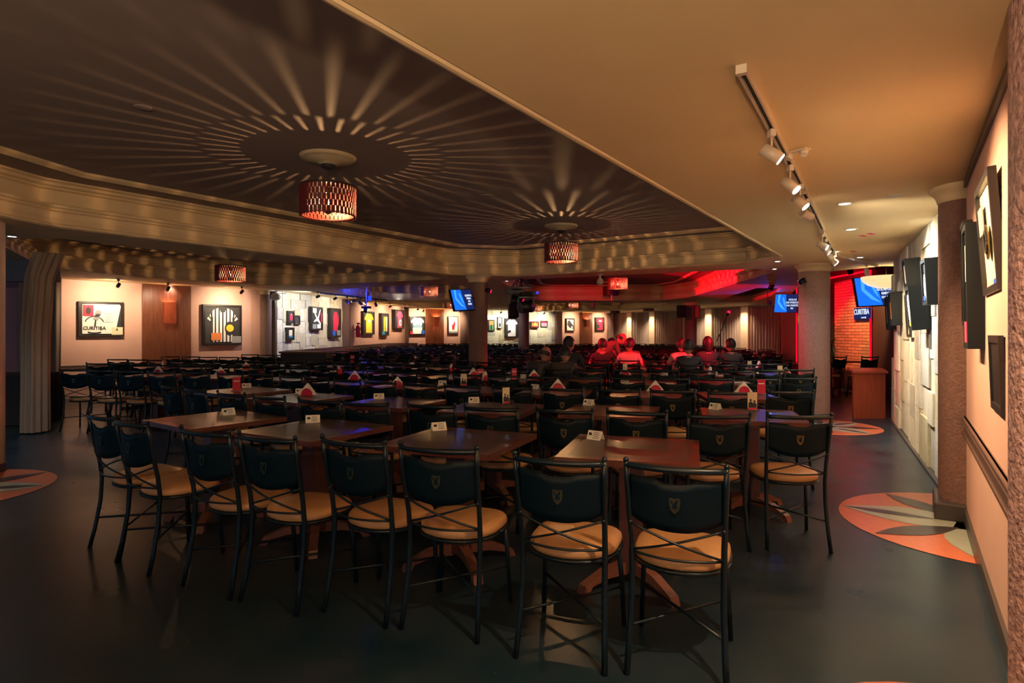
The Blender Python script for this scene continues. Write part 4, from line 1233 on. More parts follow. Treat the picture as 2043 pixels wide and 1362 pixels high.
# striped shirt
f = Fr(LA, LB, 402, 479, 608, 688, .10, 'black framed black and white striped football shirt with orange badge', .05, 'framein')
w, h = f.w, f.h; T = [(x, z + .0 * h) for x, z in tee(w * .80, h * .84, .32)]
f.shape('shirt', T, 'cloth')
for k in range(-3, 4):
    c = clip_poly(T, k * w * .095 - w * .018, k * w * .095 + w * .018)
    if len(c) > 2: f.shape('stripe', c, 'ink', 2, .003)
f.shape('collar', [(-.10 * w, .43 * h), (.10 * w, .43 * h), (.04 * w, .30 * h), (0, .36 * h), (-.04 * w, .30 * h)], 'ink', 3)
for sg in (-1, 1):
    for j in (.30, .62): f.shape('sleeve_band', [(sg * w * (.236 + .164 * j), h * (.36 - .21 * j)), (sg * w * (.236 + .164 * (j + .14)), h * (.36 - .21 * (j + .14))), (sg * w * (.248 + .072 * (j + .14)), h * (.22 - .13 * (j + .14))), (sg * w * (.248 + .072 * j), h * (.22 - .13 * j))], 'ink', 2, .003)
f.shape('cap', ell(.18 * w, -.08 * h, .13 * w, .17 * h), 'ink', 3); f.shape('badge', ell(.18 * w, -.08 * h, .10 * w, .09 * h), 'yellow', 4)
f.rect('photo', .20, .12, .46, .30, 'orangep', 3); f.rect('plaque', .73, .05, .98, .22, 'grey', 3)
# four pieces on the left stone wall
f = Fr(LS0, LS1, 569, 581.5, 620, 645, .10, 'small dark frame with red-lit singer photo, top left on stone', .04, 'ink'); f.shape('figure', ell(0, -.02 * f.h, .22 * f.w, .28 * f.h), 'redcloth').shape('face', ell(0, .2 * f.h, .1 * f.w, .08 * f.h), 'orangep', 2)
f = Fr(LS0, LS1, 584.5, 595.5, 629, 648, .06, 'small black frame with a dark slate picture on the stone wall', .04, 'framein'); f.lines('caption', .3, .18, .75, 2, 'grey')
f = Fr(LS0, LS1, 567, 581.5, 653, 678.5, .10, 'lower small black frame with pale blue card on the stone wall', .04, 'ink'); f.rect('card', .28, .22, .72, .80, 'cream').rect('card_foot', .28, .22, .72, .36, 'blueink', 2)
f = Fr(LS0, LS1, 614.5, 637, 612, 658.5, .13, 'tall black frame holding a knotted white scarf on the stone wall', .045, 'ink'); w, h = f.w, f.h
f.shape('scarf', [(-.30 * w, .26 * h), (-.22 * w, .30 * h), (.02 * w, .02 * h), (.22 * w, .36 * h), (.32 * w, .40 * h), (.12 * w, -.02 * h), (.34 * w, -.22 * h), (.28 * w, -.26 * h), (0, -.10 * h), (-.28 * w, -.16 * h), (-.30 * w, -.12 * h), (-.08 * w, .0)], 'cloth')
f.rect('note', .10, .74, .42, .96, 'white', 2).rect('photo', .08, .03, .42, .26, 'grey', 2).rect('label_card', .48, .08, .80, .26, 'white', 2).rect('red_ribbon', .80, .35, .93, .75, 'red', 2)
f = Fr(LS0, LS1, 652.5, 673.5, 615, 672.5, .13, 'tall black frame with a red shirt seen edge-on, right on the stone wall', .045, 'ink'); w, h = f.w, f.h
f.shape('shirt', [(-.16 * w, .36 * h), (.10 * w, .38 * h), (.26 * w, .22 * h), (.28 * w, -.02 * h), (.10 * w, -.30 * h), (-.22 * w, -.28 * h), (-.26 * w, .20 * h)], 'redcloth'); f.shape('blue_ball', ell(-.18 * w, -.36 * h, .16 * w, .10 * h), 'bluep', 2); f.rect('plaque', .62, .06, .94, .24, 'grey', 2)
# left rear wall
f = Fr(LP0, LP1, 720.5, 743, 621, 667.5, .10, 'black framed bright yellow football shirt', .05, 'ink'); w, h = f.w, f.h; f.shape('shirt', tee(w * .82, h * .84, .30), 'yellow').shape('badge', ell(0, .08 * h, .10 * w, .07 * h), 'white', 2)
f = Fr(LP0, LP1, 756, 771, 625, 669.5, .12, 'narrow black frame with yellow-green strips beside the yellow shirt', .045, 'ink'); f.rect('strip', .30, .2, .48, .85, 'yellow').rect('strip', .56, .2, .78, .85, 'cream').rect('card', .10, .05, .45, .2, 'blueink', 2)
f = Fr(LP0, LP1, 782, 800.5, 618, 655.5, .15, 'black framed pink-red shirt, highest on the left rear wall', .045, 'ink'); w, h = f.w, f.h; f.shape('shirt', tee(w * .74, h * .88, .30), 'pinkcloth').shape('number', arcband(.05 * w, -.18 * h, .07 * w, .13 * w, 0, 2 * PI), 'white', 2)
# extinguisher
p = hit((-5.9, 21.6), (-5.8, 22.3), 708)
pw = hit(LP0, LP1, 708); aw = math.atan2(LP1[1] - LP0[1], LP1[0] - LP0[0])
e = empty('fire_extinguisher', (pw.x + .13 * math.sin(aw), pw.y - .13 * math.cos(aw), zat(673, pw.y)), aw, 'red fire extinguisher hanging left of the yellow shirt frame', 'fire extinguisher')
MB().lathe([(.005, .0), (.085, .01), (.09, .05), (.09, .36), (.07, .42), (.03, .46), (.03, .49)], n=24).build('cylinder', M['red'], e)
MB().box((0, -.01, .52), (.05, .12, .05), bev=.01).build('handle', M['ink'], e)
MB().tube([(0, -.05, .50), (.02, -.14, .46), (.05, -.15, .34), (.07, -.11, .22)], .012, n=8).build('hose', M['ink'], e)
MB().box((0, -.091, .22), (.08, .002, .12)).build('label_plate', M['white'], e)
MB().box((0, .09, .3), (.05, .09, .04)).build('wall_bracket', M['ink'], e)
# back wall by the second wood panel
f = Fr(B1, B2, 816.5, 847, 631, 668, .10, 'black framed white tee shirt with blue RODA lettering', .06, 'ink'); w, h = f.w, f.h; f.shape('shirt', tee(w * .96, h * .88, .28), 'cloth')
f.txt('É BOM', .5, .56, .08, 'blueink', 2, 1, bold=.002).txt('RODA', .5, .46, .16, 'blueink', 2, 1.1, bold=.006); f.rect('photo', .02, .04, .20, .20, 'redcloth', 3).rect('plaque', .74, .05, .97, .24, 'bluep', 3)
f = Fr(B1, B2, 893, 913, 631, 666, .10, 'dark frame with white backing and red figure collage', .035, 'white'); w, h = f.w, f.h
f.shape('figure', [(-.10 * w, -.25 * h), (.10 * w, -.28 * h), (.22 * w, .10 * h), (.12 * w, .28 * h), (0, .05 * h), (-.15 * w, .0)], 'red').rect('print', .10, .06, .9, .16, 'grey', 2).rect('top_print', .2, .8, .9, .88, 'grey', 2)
# far stone wall
f = Fr(B3, B4, 973, 985, 638, 660, .08, 'small frame with orange sky and green lower half, far stone wall', .05, 'greenp'); f.rect('sky', .14, .55, .86, .9, 'orangep').rect('figure', .38, .12, .62, .55, 'ink', 2)
f = Fr(B3, B4, 991, 1000, 633, 655, .10, 'narrow leaning black frame high on the far stone wall', .05, 'white'); f.rect('figure', .30, .15, .7, .5, 'ink')
f = Fr(B3, B4, 1005.5, 1032, 635, 673, .12, 'large black framed plain white tee shirt on the far stone wall', .06, 'framein'); w, h = f.w, f.h; f.shape('shirt', tee(w * .9, h * .9, .24), 'cloth')
f.shape('photo', [(-.32 * w, -.16 * h), (-.10 * w, -.10 * h), (-.06 * w, -.22 * h), (-.28 * w, -.28 * h)], 'ink', 2)
f = Fr(B3, B4, 1056.5, 1072.5, 641, 653.5, .14, 'small warm orange framed picture right of the far column', .04, 'redcloth'); f.rect('gold_print', .15, .25, .85, .7, 'orangep').rect('figure', .42, .3, .6, .8, 'yellow', 2)
f = Fr(B3, B4, 1077.5, 1091, 639.5, 652, .08, 'small framed red and white card at the right of far stone wall', .04, 'white'); f.rect('red_band', .1, .55, .9, .85, 'red').rect('red_band', .1, .2, .9, .42, 'pinkcloth')
f = Fr(B4, B5, 1127.5, 1144, 635, 661, .10, 'black framed dark car photo on the far pink wall', .06, 'white'); w, h = f.w, f.h; f.shape('car_shape', [(-.3 * w, .3 * h), (-.1 * w, .36 * h), (.36 * w, -.05 * h), (.36 * w, -.34 * h), (-.1 * w, -.2 * h), (-.36 * w, .0)], 'ink').rect('card', .1, .08, .4, .26, 'cream', 2).rect('headlamp', .6, .22, .74, .4, 'white', 3)
f = Fr(B4, B5, 1186.5, 1203.5, 633, 660, .10, 'black framed crimson shirt on the far pink wall', .06, 'ink'); w, h = f.w, f.h; f.shape('shirt', tee(w * .92, h * .92, .26), 'redcloth').rect('card', .2, .2, .42, .45, 'ink', 2).rect('mark', .36, .68, .66, .78, 'white', 2)

# shadow boxes on the right stone wall and salmon wall (seen nearly edge-on)
def side_fr(P, Q, px_far, px_near, py0, py1, depth, label, tilt=0, lining='framein', m='speaker'):
    # near edge measured where its back meets the wall
    b = hit(P, Q, px_near); u = Vector((Q[0] - P[0], Q[1] - P[1], 0)).normalized()
    z1, z0 = zat(py0, b.y), zat(py1, b.y)
    return b, u, z0, z1
def sbox(P, Q, px, py0, py1, w, depth, label, tilt=0, lining='framein', m='speaker', gap=.0):
    b = hit(P, Q, px); u = Vector((Q[0] - P[0], Q[1] - P[1], 0)).normalized()
    z1, z0 = zat(py0, b.y), zat(py1, b.y)
    c = b - u * (w / 2)
    return Fr(P, Q, 0, 0, 0, 0, depth, label, .035, lining, m, tilt, gap, pos=(c.x, c.y, (z0 + z1) / 2), size=(w, z1 - z0))
f = sbox(STa, STb, 1884, 511, 605, .30, .14, 'deep black shadow box nearest the right column on the stone wall', 3, 'ink'); f.shape('white_figure', ell(-.02, -.05, .06, .13), 'white').rect('blue_card', .2, .1, .5, .2, 'bluep', 2)
f = sbox(STa, STb, 1860, 566, 656, .30, .19, 'large tilted black shadow box with a white figure inside', 5, 'ink'); f.shape('white_figure', ell(-.05, .0, .07, .15), 'white').rect('yellow_tab', .35, .1, .6, .2, 'yellow', 2)
f = sbox(STa, STb, 1838, 512, 572, .28, .15, 'high black shadow box, topmost on the stone wall', 5, 'framein'); f.rect('print', .2, .2, .8, .8, 'grey')
f = sbox(STa, STb, 1803, 580, 648, .34, .15, 'black shadow box near the far end of the stone wall', 4, 'ink'); f.rect('print', .3, .2, .8, .7, 'orangep')
f = sbox(STa, STb, 1788, 590, 657, .34, .12, 'last black shadow box at the far end of the stone wall', 3, 'ink'); f.rect('print', .3, .2, .8, .7, 'grey')
f = sbox(STa, STb, 1824, 585, 672, .34, .06, 'slim frame with pale print between the shadow boxes', 3, 'cream', 'frame'); f.rect('print', .3, .2, .8, .7, 'ink')
f = sbox(RWa, RWb, 1999, 327, 576, .66, .035, 'large black frame with a medal and pale print high on the salmon wall', 4, 'cream', 'frame'); f.shape('medal', ell(.02, -.03, .075, .09), 'brass', 2).shape('medal_ring', arcband(.02, -.03, .045, .06, 0, 2 * PI), 'ink', 3).rect('print', .1, .55, .4, .8, 'grey', 2).rect('blue_corner', .75, .03, .93, .10, 'bluep', 2)
f = sbox(RWa, RWb, 1966, 440, 696, .30, .085, 'tall deep black frame left of the medal frame on the salmon wall', 1, 'framein'); f.rect('strip', .25, .55, .6, .85, 'cream').rect('rose_card', .1, .03, .5, .22, 'pinkcloth', 2)
f = sbox(RWa, RWb, 1942, 437, 648, .30, .05, 'slim dark frame partly behind the tall deep frame on salmon wall', 1, 'framein', 'frame'); f.rect('strip', .35, .3, .6, .85, 'grey')
f = sbox(RWa, RWb, 2006, 669, 832, .42, .02, 'low frame with red print close to the rough column', 2, 'redcloth', 'frame'); f.rect('yellow_line', .1, .62, .9, .65, 'yellow').rect('dark_lower', .1, .05, .9, .4, 'ink')

# ================================================================ SCREENS
def tv(c, w, h, yaw, pitch, roll, label, lines, arm_to, tsize, wave=True, txr=.30):
    e = empty('television', c, 0, label, 'television', 'wall televisions')
    e.rotation_euler = (math.radians(pitch), math.radians(roll), math.radians(yaw))
    MB().box((0, .02, 0), (w + .03, .045, h + .03), bev=.006).build('housing', M['speaker'], e)
    mb = MB(); mb.mi = 0
    mb.box((0, -.006, 0), (w, .006, h))
    mb.mi = 1; mb.poly([(-w / 2, -.010, h / 2), (-w * .02, -.010, h / 2), (w * .08, -.010, -h / 2), (-w / 2, -.010, -h / 2)], (0, -.0005, 0))
    mb.mi = 2
    mb.poly([(-w * .36, -.0115, h / 2), (-w * .26, -.0115, h / 2), (-w * .30, -.0115, h * .1), (-w * .10, -.0115, -h * .22), (w * .05, -.0115, -h * .42), (-w * .18, -.0115, -h * .28), (-w * .38, -.0115, h * .05)], (0, -.0005, 0))
    mb.poly([(-w * .16, -.0115, h * .30), (-w * .11, -.0115, h * .34), (-w * .02, -.0115, -h * .02), (w * .02, -.0115, -h * .25), (-w * .08, -.0115, -h * .04)], (0, -.0005, 0))
    mb.build('screen', [M['scdark'], M['scblue'], M['scpale']], e)
    for k, t_ in enumerate(lines):
        text(t_, tsize, M['scwhite'], e, (w * txr - .02 * k * 0, -.013, h * .20 - k * tsize * 1.15), (PI / 2, 0, 0), bold=.002, name='screen_text')
    a = Vector(arm_to) - Vector(c)
    bpy.context.view_layer.update()
    inv = e.matrix_world.to_3x3().inverted()
    MB().tube([(0, .04, 0), inv @ a], .018, n=8).build('wall_arm', M['black'], e)
    return e
LN = ['DELÍCIAS', 'DE PORCO', 'EMPANADAS', 'NA PARTE', 'INTERNA']
d = 10.6; tv(R(1750, d, zat(581, d)), .82, .50, 8, -9, -3, 'large blue screen at the right, tilted down above the counter', ['SEGUNDA', 'GOLAS DE PORCO', 'EMPANADAS', 'NA PARRILLA'], (6.9, 11.3, 2.5), .062)
d = 16.6; tv(R(1568, d, zat(605, d)), .62, .50, -52, -6, 2, 'small blue screen hanging at the left end of the dark stage wall', ['GOLAS', 'DE PORCO', 'NA PARTE', 'IN'], (8.55, 17.6, 2.2), .07)
d = 11.55; tv(R(923, d, zat(598, d)), .56, .40, 52, -14, -4, 'tilted flat screen fixed high on the left of the mid room column', ['QUINTA', 'FEIRA', 'DE', 'SOM'], (-.72, 12.0, 2.1), .05)

# ================================================================ STAGE
SWd = Vector((SW1[0] - SW0[0], SW1[1] - SW0[1], 0)); SWa = math.atan2(SWd.y, SWd.x)
def on_stage_wall(px0, px1, z0, z1, m, name, off=.03, th=.02):
    a = hit(SW0, SW1, px0); b = hit(SW0, SW1, px1); L = (b - a).length
    o = MB().box((L / 2, 0, (z1 - z0) / 2), (L, th, z1 - z0)).build(name, m)
    n = Vector((-SWd.y, SWd.x, 0)).normalized()
    o.location = a - n * off + Vector((0, 0, z0)); o.rotation_euler = (0, 0, SWa)
    return o, L
o, L = on_stage_wall(1668, 1741, .45, 2.72, M['brick'], 'brick_panel'); tag(o, 'exposed brick panel of the stage washed in red light', 'brick wall panel')
e = empty('stage_platform', (0, 0, 0), 0, 'low dark stage platform along the stage wall', 'stage')
a = hit(SW0, SW1, 1570); b = hit(SW0, SW1, 1744)
nrm = Vector((-SWd.y, SWd.x, 0)).normalized()
pts = [a - nrm * .015, b - nrm * .015, b - nrm * .40, a - nrm * .40]
MB().poly([(p.x, p.y, 0) for p in pts], (0, 0, .48)).build('deck', M['maroon'], e)
MB().poly([(p.x, p.y, .482) for p in pts], (0, 0, .02)).build('top', M['maroon'], e)
# led outline: left post, rounded corner, top bar, right post
ZT = 2.85
def swp(px, z, off=.06):
    p = hit(SW0, SW1, px) - nrm * off; return Vector((p.x, p.y, z))
e = empty('led_strip', (0, 0, 0), 0, 'red neon outline with rounded corner around the stage wall', 'neon light')
p0 = swp(1593.5, .52); p1 = swp(1593.5, ZT - .16); c1 = swp(1594.2, ZT - .05); c2 = swp(1597, ZT); p3 = swp(1742, ZT); p4 = swp(1742, .52)
MB().tube([p0, p1, c1, c2, p3], .022, n=8).tube([p3, p4], .022, n=8).build('tube', M['led'], e)
e = empty('lime_light_strip', (0, 0, 0), 0, 'wavy lime-green light strip just left of the thick column', 'neon light')
MB().tube([swp(1600.5 + 1.2 * math.sin(k * .5), .55 + k * .11) for k in range(18)], [.03 + .022 * math.sin(k * .6 + .5) for k in range(18)], n=8).build('tube', M['neon'], e)
# sign on the brick
e = empty('stage_sign', swp(1729, zat(624, 13.9), .10), SWa, 'dark blue sign with white lettering on the brick panel', 'sign')
MB().box((0, 0, 0), (.72, .03, .27), bev=.01).build('board', M['scdark'], e)
text('CURITIBA', .18, M['scwhite'], e, (0, -.022, .03), (PI / 2, 0, 0), sx=.85, bold=.004)
text('comedy', .07, M['scwhite'], e, (0.1, -.022, -.10), (PI / 2, 0, 0))
# dark easel / stool silhouette on stage
e = empty('bar_stool', swp(1679, .50, .35), 0, 'tall dark stool standing before the red brick panel', 'stool')
MB().cyl((0, 0, .70), (0, 0, .76), .18, n=20).build('seat', M['black'], e)
for k in range(4):
    a_ = k * PI / 2 + .6
    MB().tube([(.12 * math.cos(a_), .12 * math.sin(a_), .70), (.20 * math.cos(a_), .20 * math.sin(a_), 0)], .013, n=6).build('leg', M['black'], e)
MB().box((0, .16, 1.02), (.34, .02, .24), bev=.01).tube([(-.14, .15, .72), (-.14, .16, 1.0)], .01, n=6).tube([(.14, .15, .72), (.14, .16, 1.0)], .01, n=6).build('backrest', M['black'], e)
# tall dark loudspeaker slab at the edge of the brick
o, L = on_stage_wall(1662, 1667.5, .5, 2.65, M['speaker'], 'stage_side_panel', .10, .12); tag(o, 'narrow dark upright panel at the left side of the brick', 'panel')

# cream bowl pendant near the blue screen
e = empty('bowl_pendant', R(1768, 10.3, zat(560, 10.3)), 0, 'wide cream bowl pendant lamp before the large blue screen', 'pendant lamp')
MB().lathe([(.03, -.13), (.16, -.115), (.28, -.07), (.36, 0), (.385, .07), (.375, .075), (.34, .02), (.26, -.05), (.10, -.10)], n=48).build('bowl', mat('cream_glass', (.70, .58, .34), .3, emit=(1, .75, .35), es=.35), e)
MB().cyl((0, 0, .07), (0, 0, CZ - zat(560, 10.3)), .006, n=6).build('cord', M['ink'], e)
MB().ball((.02, 0, -.05), .03).build('bulb', M['bulb'], e)

# ================================================================ HANGING AND CEILING BITS
def speaker_box(c, size, rz, label, to, tilt=12):
    e = empty('loudspeaker', c, 0, label, 'loudspeaker', 'black hanging loudspeakers')
    e.rotation_euler = (math.radians(-tilt), 0, rz)
    MB().box((0, 0, 0), size, bev=.015).build('cabinet', M['speaker'], e)
    MB().box((0, -size[1] / 2 - .004, 0), (size[0] * .9, .006, size[2] * .92), bev=.003).build('grille', M['black'], e)
    bpy.context.view_layer.update(); inv = e.matrix_world.to_3x3().inverted(); a = Vector(to) - Vector(c)
    MB().tube([(0, size[1] / 2 - .02, size[2] * .2), inv @ a], .015, n=6).build('bracket', M['black'], e)
    return e
speaker_box(R(1024, 18.6, zat(621, 18.6)), (.30, .26, .42), .2, 'black loudspeaker hanging left of the far column', (.32, 20.75, 2.3))
speaker_box(R(1359.5, 21.3, zat(621, 21.3)), (.26, .24, .44), .3, 'black loudspeaker on the left of the dark far column', (6.55, 22.1, 2.3), 0)
speaker_box(R(1392, 21.8, zat(622, 21.8)), (.16, .24, .46), -.4, 'black loudspeaker on the right of the dark far column', (6.75, 22.15, 2.3), 0)
e = empty('ceiling_camera', (1.715, 11.6, CZ), 0, 'white bulb-shaped dome camera under the ceiling beam', 'camera')
MB().lathe([(.06, 0), (.06, -.012), (.022, -.02), (.022, -.07), (.05, -.10), (.068, -.14), (.066, -.17), (.045, -.20), (.004, -.205)], n=24).build('body', M['whitemetal'], e)
e = empty('ceiling_camera', R(1181.5, 21.8, CZ), 0, 'tiny dark dome camera beyond the red coffer', 'camera')
MB().lathe([(.06, 0), (.06, -.012), (.022, -.02), (.022, -.07), (.07, -.10), (.085, -.15), (.08, -.19), (.05, -.22), (.004, -.225)], n=20).build('body', M['grey'], e)
def disc(px, py, z, r, label, m='whitemetal', name='smoke_detector', cat='smoke detector', h=.03):
    d = F * (z - H) / (HY - py); p = R(px, d, z)
    e = empty(name, p, 0, label, cat)
    MB().lathe([(r, 0), (r, -.008), (r * .9, -h * .6), (r * .6, -h), (.004, -h)], n=24).build('body', M[m], e)
    return e
disc(970, 390, UZ, .085, 'flat round cover on the ceiling between the two big pendants', 'cofr', 'ceiling_cover', 'ceiling cover', .012)
disc(285, 214, UZ, .06, 'small round ceiling fitting far left of the nearest pendant', 'cofr', 'ceiling_cover', 'ceiling cover', .012)
disc(637, 523, CZ, .06, 'small white detector on the beam left of mid column')
disc(1535, 560, CZ, .05, 'small detector in the ceiling near the stage')
# twin adjustable ceiling lamp beside the track
e = empty('twin_ceiling_lamp', R(1590, F * (CZ - H) / (HY - 299), CZ), math.radians(-56), 'unlit twin-eye emergency lamp on the ceiling right of the track', 'ceiling lamp')
MB().box((0, 0, -.008), (.15, .055, .016), bev=.005).build('plate', M['whitemetal'], e)
for sx in (-1, 1):
    MB().cyl((sx * .045, 0, -.012), (sx * .052, -.012, -.045), .026, .022, n=18).build('eye', M['whitemetal'], e)
    MB().cyl((sx * .052, -.012, -.0455), (sx * .0525, -.013, -.047), .017, n=16).build('lens', M['lens_off'], e)
# red marks (exit stickers) on the ceiling
for i, (px, py) in enumerate(((1722, 470), (1738, 466), (1702, 501))):
    d = F * (CZ - H) / (HY - py); p = R(px, d, CZ - .004)
    o = MB().box((0, 0, 0), (.11, .045, .004)).build('ceiling_sticker', M['pinkcloth']); o.location = p; o.rotation_euler = (0, 0, .6)
    tag(o, ('small reddish mark on the ceiling left of the bright downlight pair', 'small reddish mark on the ceiling nearest the stone wall', 'small reddish mark on the ceiling farthest along the track')[i], 'sticker')
# linear slot on the coffer ceiling
o = MB().box((0, 0, 0), (.50, .05, .03), bev=.006).build('ceiling_slot_vent', M['crown']); o.location = R(1461, F * (UZ - H) / (HY - 455), UZ - .016); o.rotation_euler = (0, 0, -.35); tag(o, 'short bar fitting on the coffer ceiling near its right corner', 'vent')
# grey fan/camera on the left column, projector, spots
e = empty('wall_fan', R(551, 15.75, zat(592, 15.75)), 0, 'small grey round fan fixed to the left round column', 'fan')
MB().cyl((0, .08, 0), (0, -.10, 0), .085, .10, n=24).build('housing', M['steel'], e)
MB().cyl((0, -.101, 0), (0, -.106, 0), .085, n=24).build('grille', M['grey'], e)
MB().box((.12, 0, .09), (.30, .02, .012)).build('arm', M['ink'], e)
MB().box((-.12, .10, .05), (.14, .10, .20), bev=.01).build('bracket', M['ink'], e)
d = 18.2; pz = zat(613, d)
e = empty('projector', R(731, d, pz), 0, 'black projector on a ceiling pole in front of the yellow shirt', 'projector')
MB().box((0, 0, 0), (.26, .22, .07), bev=.01).build('body', M['speaker'], e)
MB().cyl((0, -.10, -.04), (0, -.16, -.14), .055, n=16).build('lens_barrel', M['speaker'], e)
MB().cyl((0, 0, .03), (0, 0, UZ - pz), .016, n=8).build('pole', M['whitemetal'], e)
MB().tube([(-.02, 0, .05), (-.22, 0, .10), (-.28, 0, .25), (-.24, 0, .38)], .012, n=6).build('cable', M['ink'], e)
# tracks on the left ceiling
o = track('track_light', R(640, F * 1.12 / (HY - 583), CZ), R(772, F * 1.12 / (HY - 598), CZ), [(.35, (-3.4, 17, 1), 0, SOFTW, False, 50, 'lens_w'), (.55, (-3.6, 19, 1), 0, SOFTW, False, 50, 'lens_w'), (.8, (-4, 20, 1), 0, SOFTW, False, 50, 'lens_w')], 'dark ceiling track before the left stone wall with three heads', M['ink'], 'dark ceiling tracks', 1.3)
# wall-mounted dark track heads already over frames

# microphone stand
d = 14.0
e = empty('microphone_stand', R(1437, d), 0, 'boom microphone stand rising above the tables near the stage', 'microphone stand')
MB().cyl((0, 0, 0), (0, 0, .025), .15, n=24).build('base', M['ink'], e)
MB().cyl((0, 0, .02), (0, 0, zat(665, d)), .013, n=10).build('pole', M['ink'], e)
q = Vector((0, 0, zat(665, d)))
MB().tube([q + Vector((-.09, 0, -.18)), q, q + Vector((.155, 0, .42))], .010, n=8).build('boom', M['ink'], e)
MB().cyl(q + Vector((.155, 0, .42)), q + Vector((.19, 0, .48)), .022, .03, n=12).build('microphone', M['ink'], e)
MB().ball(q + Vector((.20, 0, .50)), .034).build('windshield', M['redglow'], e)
MB().tube([q + Vector((.10, 0, .36)), q + Vector((.02, 0, .28)), q + Vector((.02, 0, .20))], .008, n=6).build('cable', M['red'], e)
# bowl-shaped clutter

# ================================================================ THINGS ON THE TABLES
TZ = .7605
def nearest_table(x, y):
    return min(rowtables, key=lambda t: math.hypot(t[2] - x, t[3] - y))
def on_table(px, py, maxoff=.29):
    p = G(px, py, TZ); t = nearest_table(p.x, p.y)
    dx, dy = p.x - t[2], p.y - t[3]; a = math.radians(-t[4])
    u, v = dx * math.cos(a) - dy * math.sin(a), dx * math.sin(a) + dy * math.cos(a)
    u = max(-maxoff, min(maxoff, u)); v = max(-maxoff, min(maxoff, v))
    a = -a
    return t[2] + u * math.cos(a) - v * math.sin(a), t[3] + u * math.sin(a) + v * math.cos(a), t
def rname(t): return 'nearest row' if t[0] == 0 else '%s row' % ordn[t[0]]
def tname(t): return '%s table from the right, %s' % (ordn[t[1]], rname(t))
USED = {}
def uniq(lb):
    USED[lb] = USED.get(lb, 0) + 1
    return lb if USED[lb] == 1 else lb + (' (nearer)' if USED[lb] == 2 else ' (farther)')
# tent card
def make_card():
    e = empty('tent_card', (0, 0, 0), 0, '', 'table card', 'small cream tent cards')
    h = .052; w = .10; dp = .026
    MB().poly([(-w / 2, -dp, 0), (w / 2, -dp, 0), (w / 2, 0, h), (-w / 2, 0, h)], (0, .002, .001)).poly([(-w / 2, dp, 0), (-w / 2, 0, h), (w / 2, 0, h), (w / 2, dp, 0)], (0, -.002, .001)).build('card', M['white'], e)
    mb = MB()
    t = h / dp
    for k in range(4):
        z = .012 + .010 * k; y = -dp + z / t - .0012
        mb.box((.012, y, z), (.045 - .008 * (k % 2), .0008, .003))
    z = .028; mb.box((-.028, -dp + z / t - .0012, z), (.020, .0012, .026), rot=Matrix.Identity(4))
    mb.build('print', M['ink'], e)
    return e
cards = [(1188, 876, -40), (868, 857, 25), (624, 842, 20), (455, 827, 50), (1178, 806, -35), (1427, 816, -50), (945, 799, 15), (753, 795, 20), (592, 784, 15), (490, 773, 30), (1240, 770, -40), (1075, 770, -30), (1425, 748, -35),
         (1345, 752, -30), (1340, 735, -30), (735, 703, 0), (1062, 750, 0), (920, 766, 10), (660, 742, 0), (1520, 752, 0)]
proto_c = make_card(); cu = [False]
for px, py, a in cards:
    x, y, t = on_table(px, py)
    lb = uniq('small cream tent card on the %s' % tname(t))
    if not cu[0]: cu[0] = True; proto_c.location = (x, y, TZ); proto_c.rotation_euler = (0, 0, math.radians(a)); proto_c['label'] = lb
    else: copy_tree(proto_c, (x, y, TZ), math.radians(a), lb)
# triangular napkin holder with red half-round plate
def make_holder(m='red'):
    e = empty('napkin_holder', (0, 0, 0), 0, '', 'napkin holder', 'triangular napkin holders with a red arch')
    w, h, dp = .20, .125, .035
    MB().poly([(-w / 2, -dp / 2, .004), (w / 2, -dp / 2, .004), (0, -dp / 2, h)], (0, dp, 0)).build('napkins', M['white'], e)
    a = [(.062 * math.cos(PI * k / 16), .004 + .07 * math.sin(PI * k / 16)) for k in range(17)]
    MB().poly([(x, -dp / 2 - .006, z) for x, z in a], (0, .004, 0)).build('front_plate', M[m], e)
    MB().poly([(x, dp / 2 + .002, z) for x, z in a], (0, .004, 0)).build('back_plate', M[m], e)
    MB().box((0, 0, .003), (.13, dp + .016, .005)).build('base', M[m], e)
    return e
holders = [(614, 788, -8), (707, 757, -6), (793, 771, 10), (872, 742, 50), (952, 749, 30), (943, 764, 55), (1118, 774, -5), (1088, 752, 15), (1108, 734, 20), (1176, 712, 0), (1238, 748, -10), (1307, 776, -3), (1306, 716, 0), (1470, 778, 0),
           (1417, 748, 60), (1430, 728, 0), (1450, 707, 30), (1581, 752, -3), (1549, 715, 0), (1517, 732, 40), (1525, 722, 10), (1505, 713, 40), (1440, 711, 20), (316, 746, -5), (440, 748, 50), (698, 703, 0), (813, 697, 10), (820, 694, 30), (675, 745, 60), (505, 734, 40), (1330, 716, 10), (1046, 708, 0)]
ph = make_holder(); pu = [False]
for px, py, a in holders:
    x, y, t = on_table(px, py)
    lb = uniq('triangular napkin holder on the %s' % tname(t))
    if not pu[0]: pu[0] = True; ph.location = (x, y, TZ); ph.rotation_euler = (0, 0, math.radians(a)); ph['label'] = lb
    else: copy_tree(ph, (x, y, TZ), math.radians(a), lb)
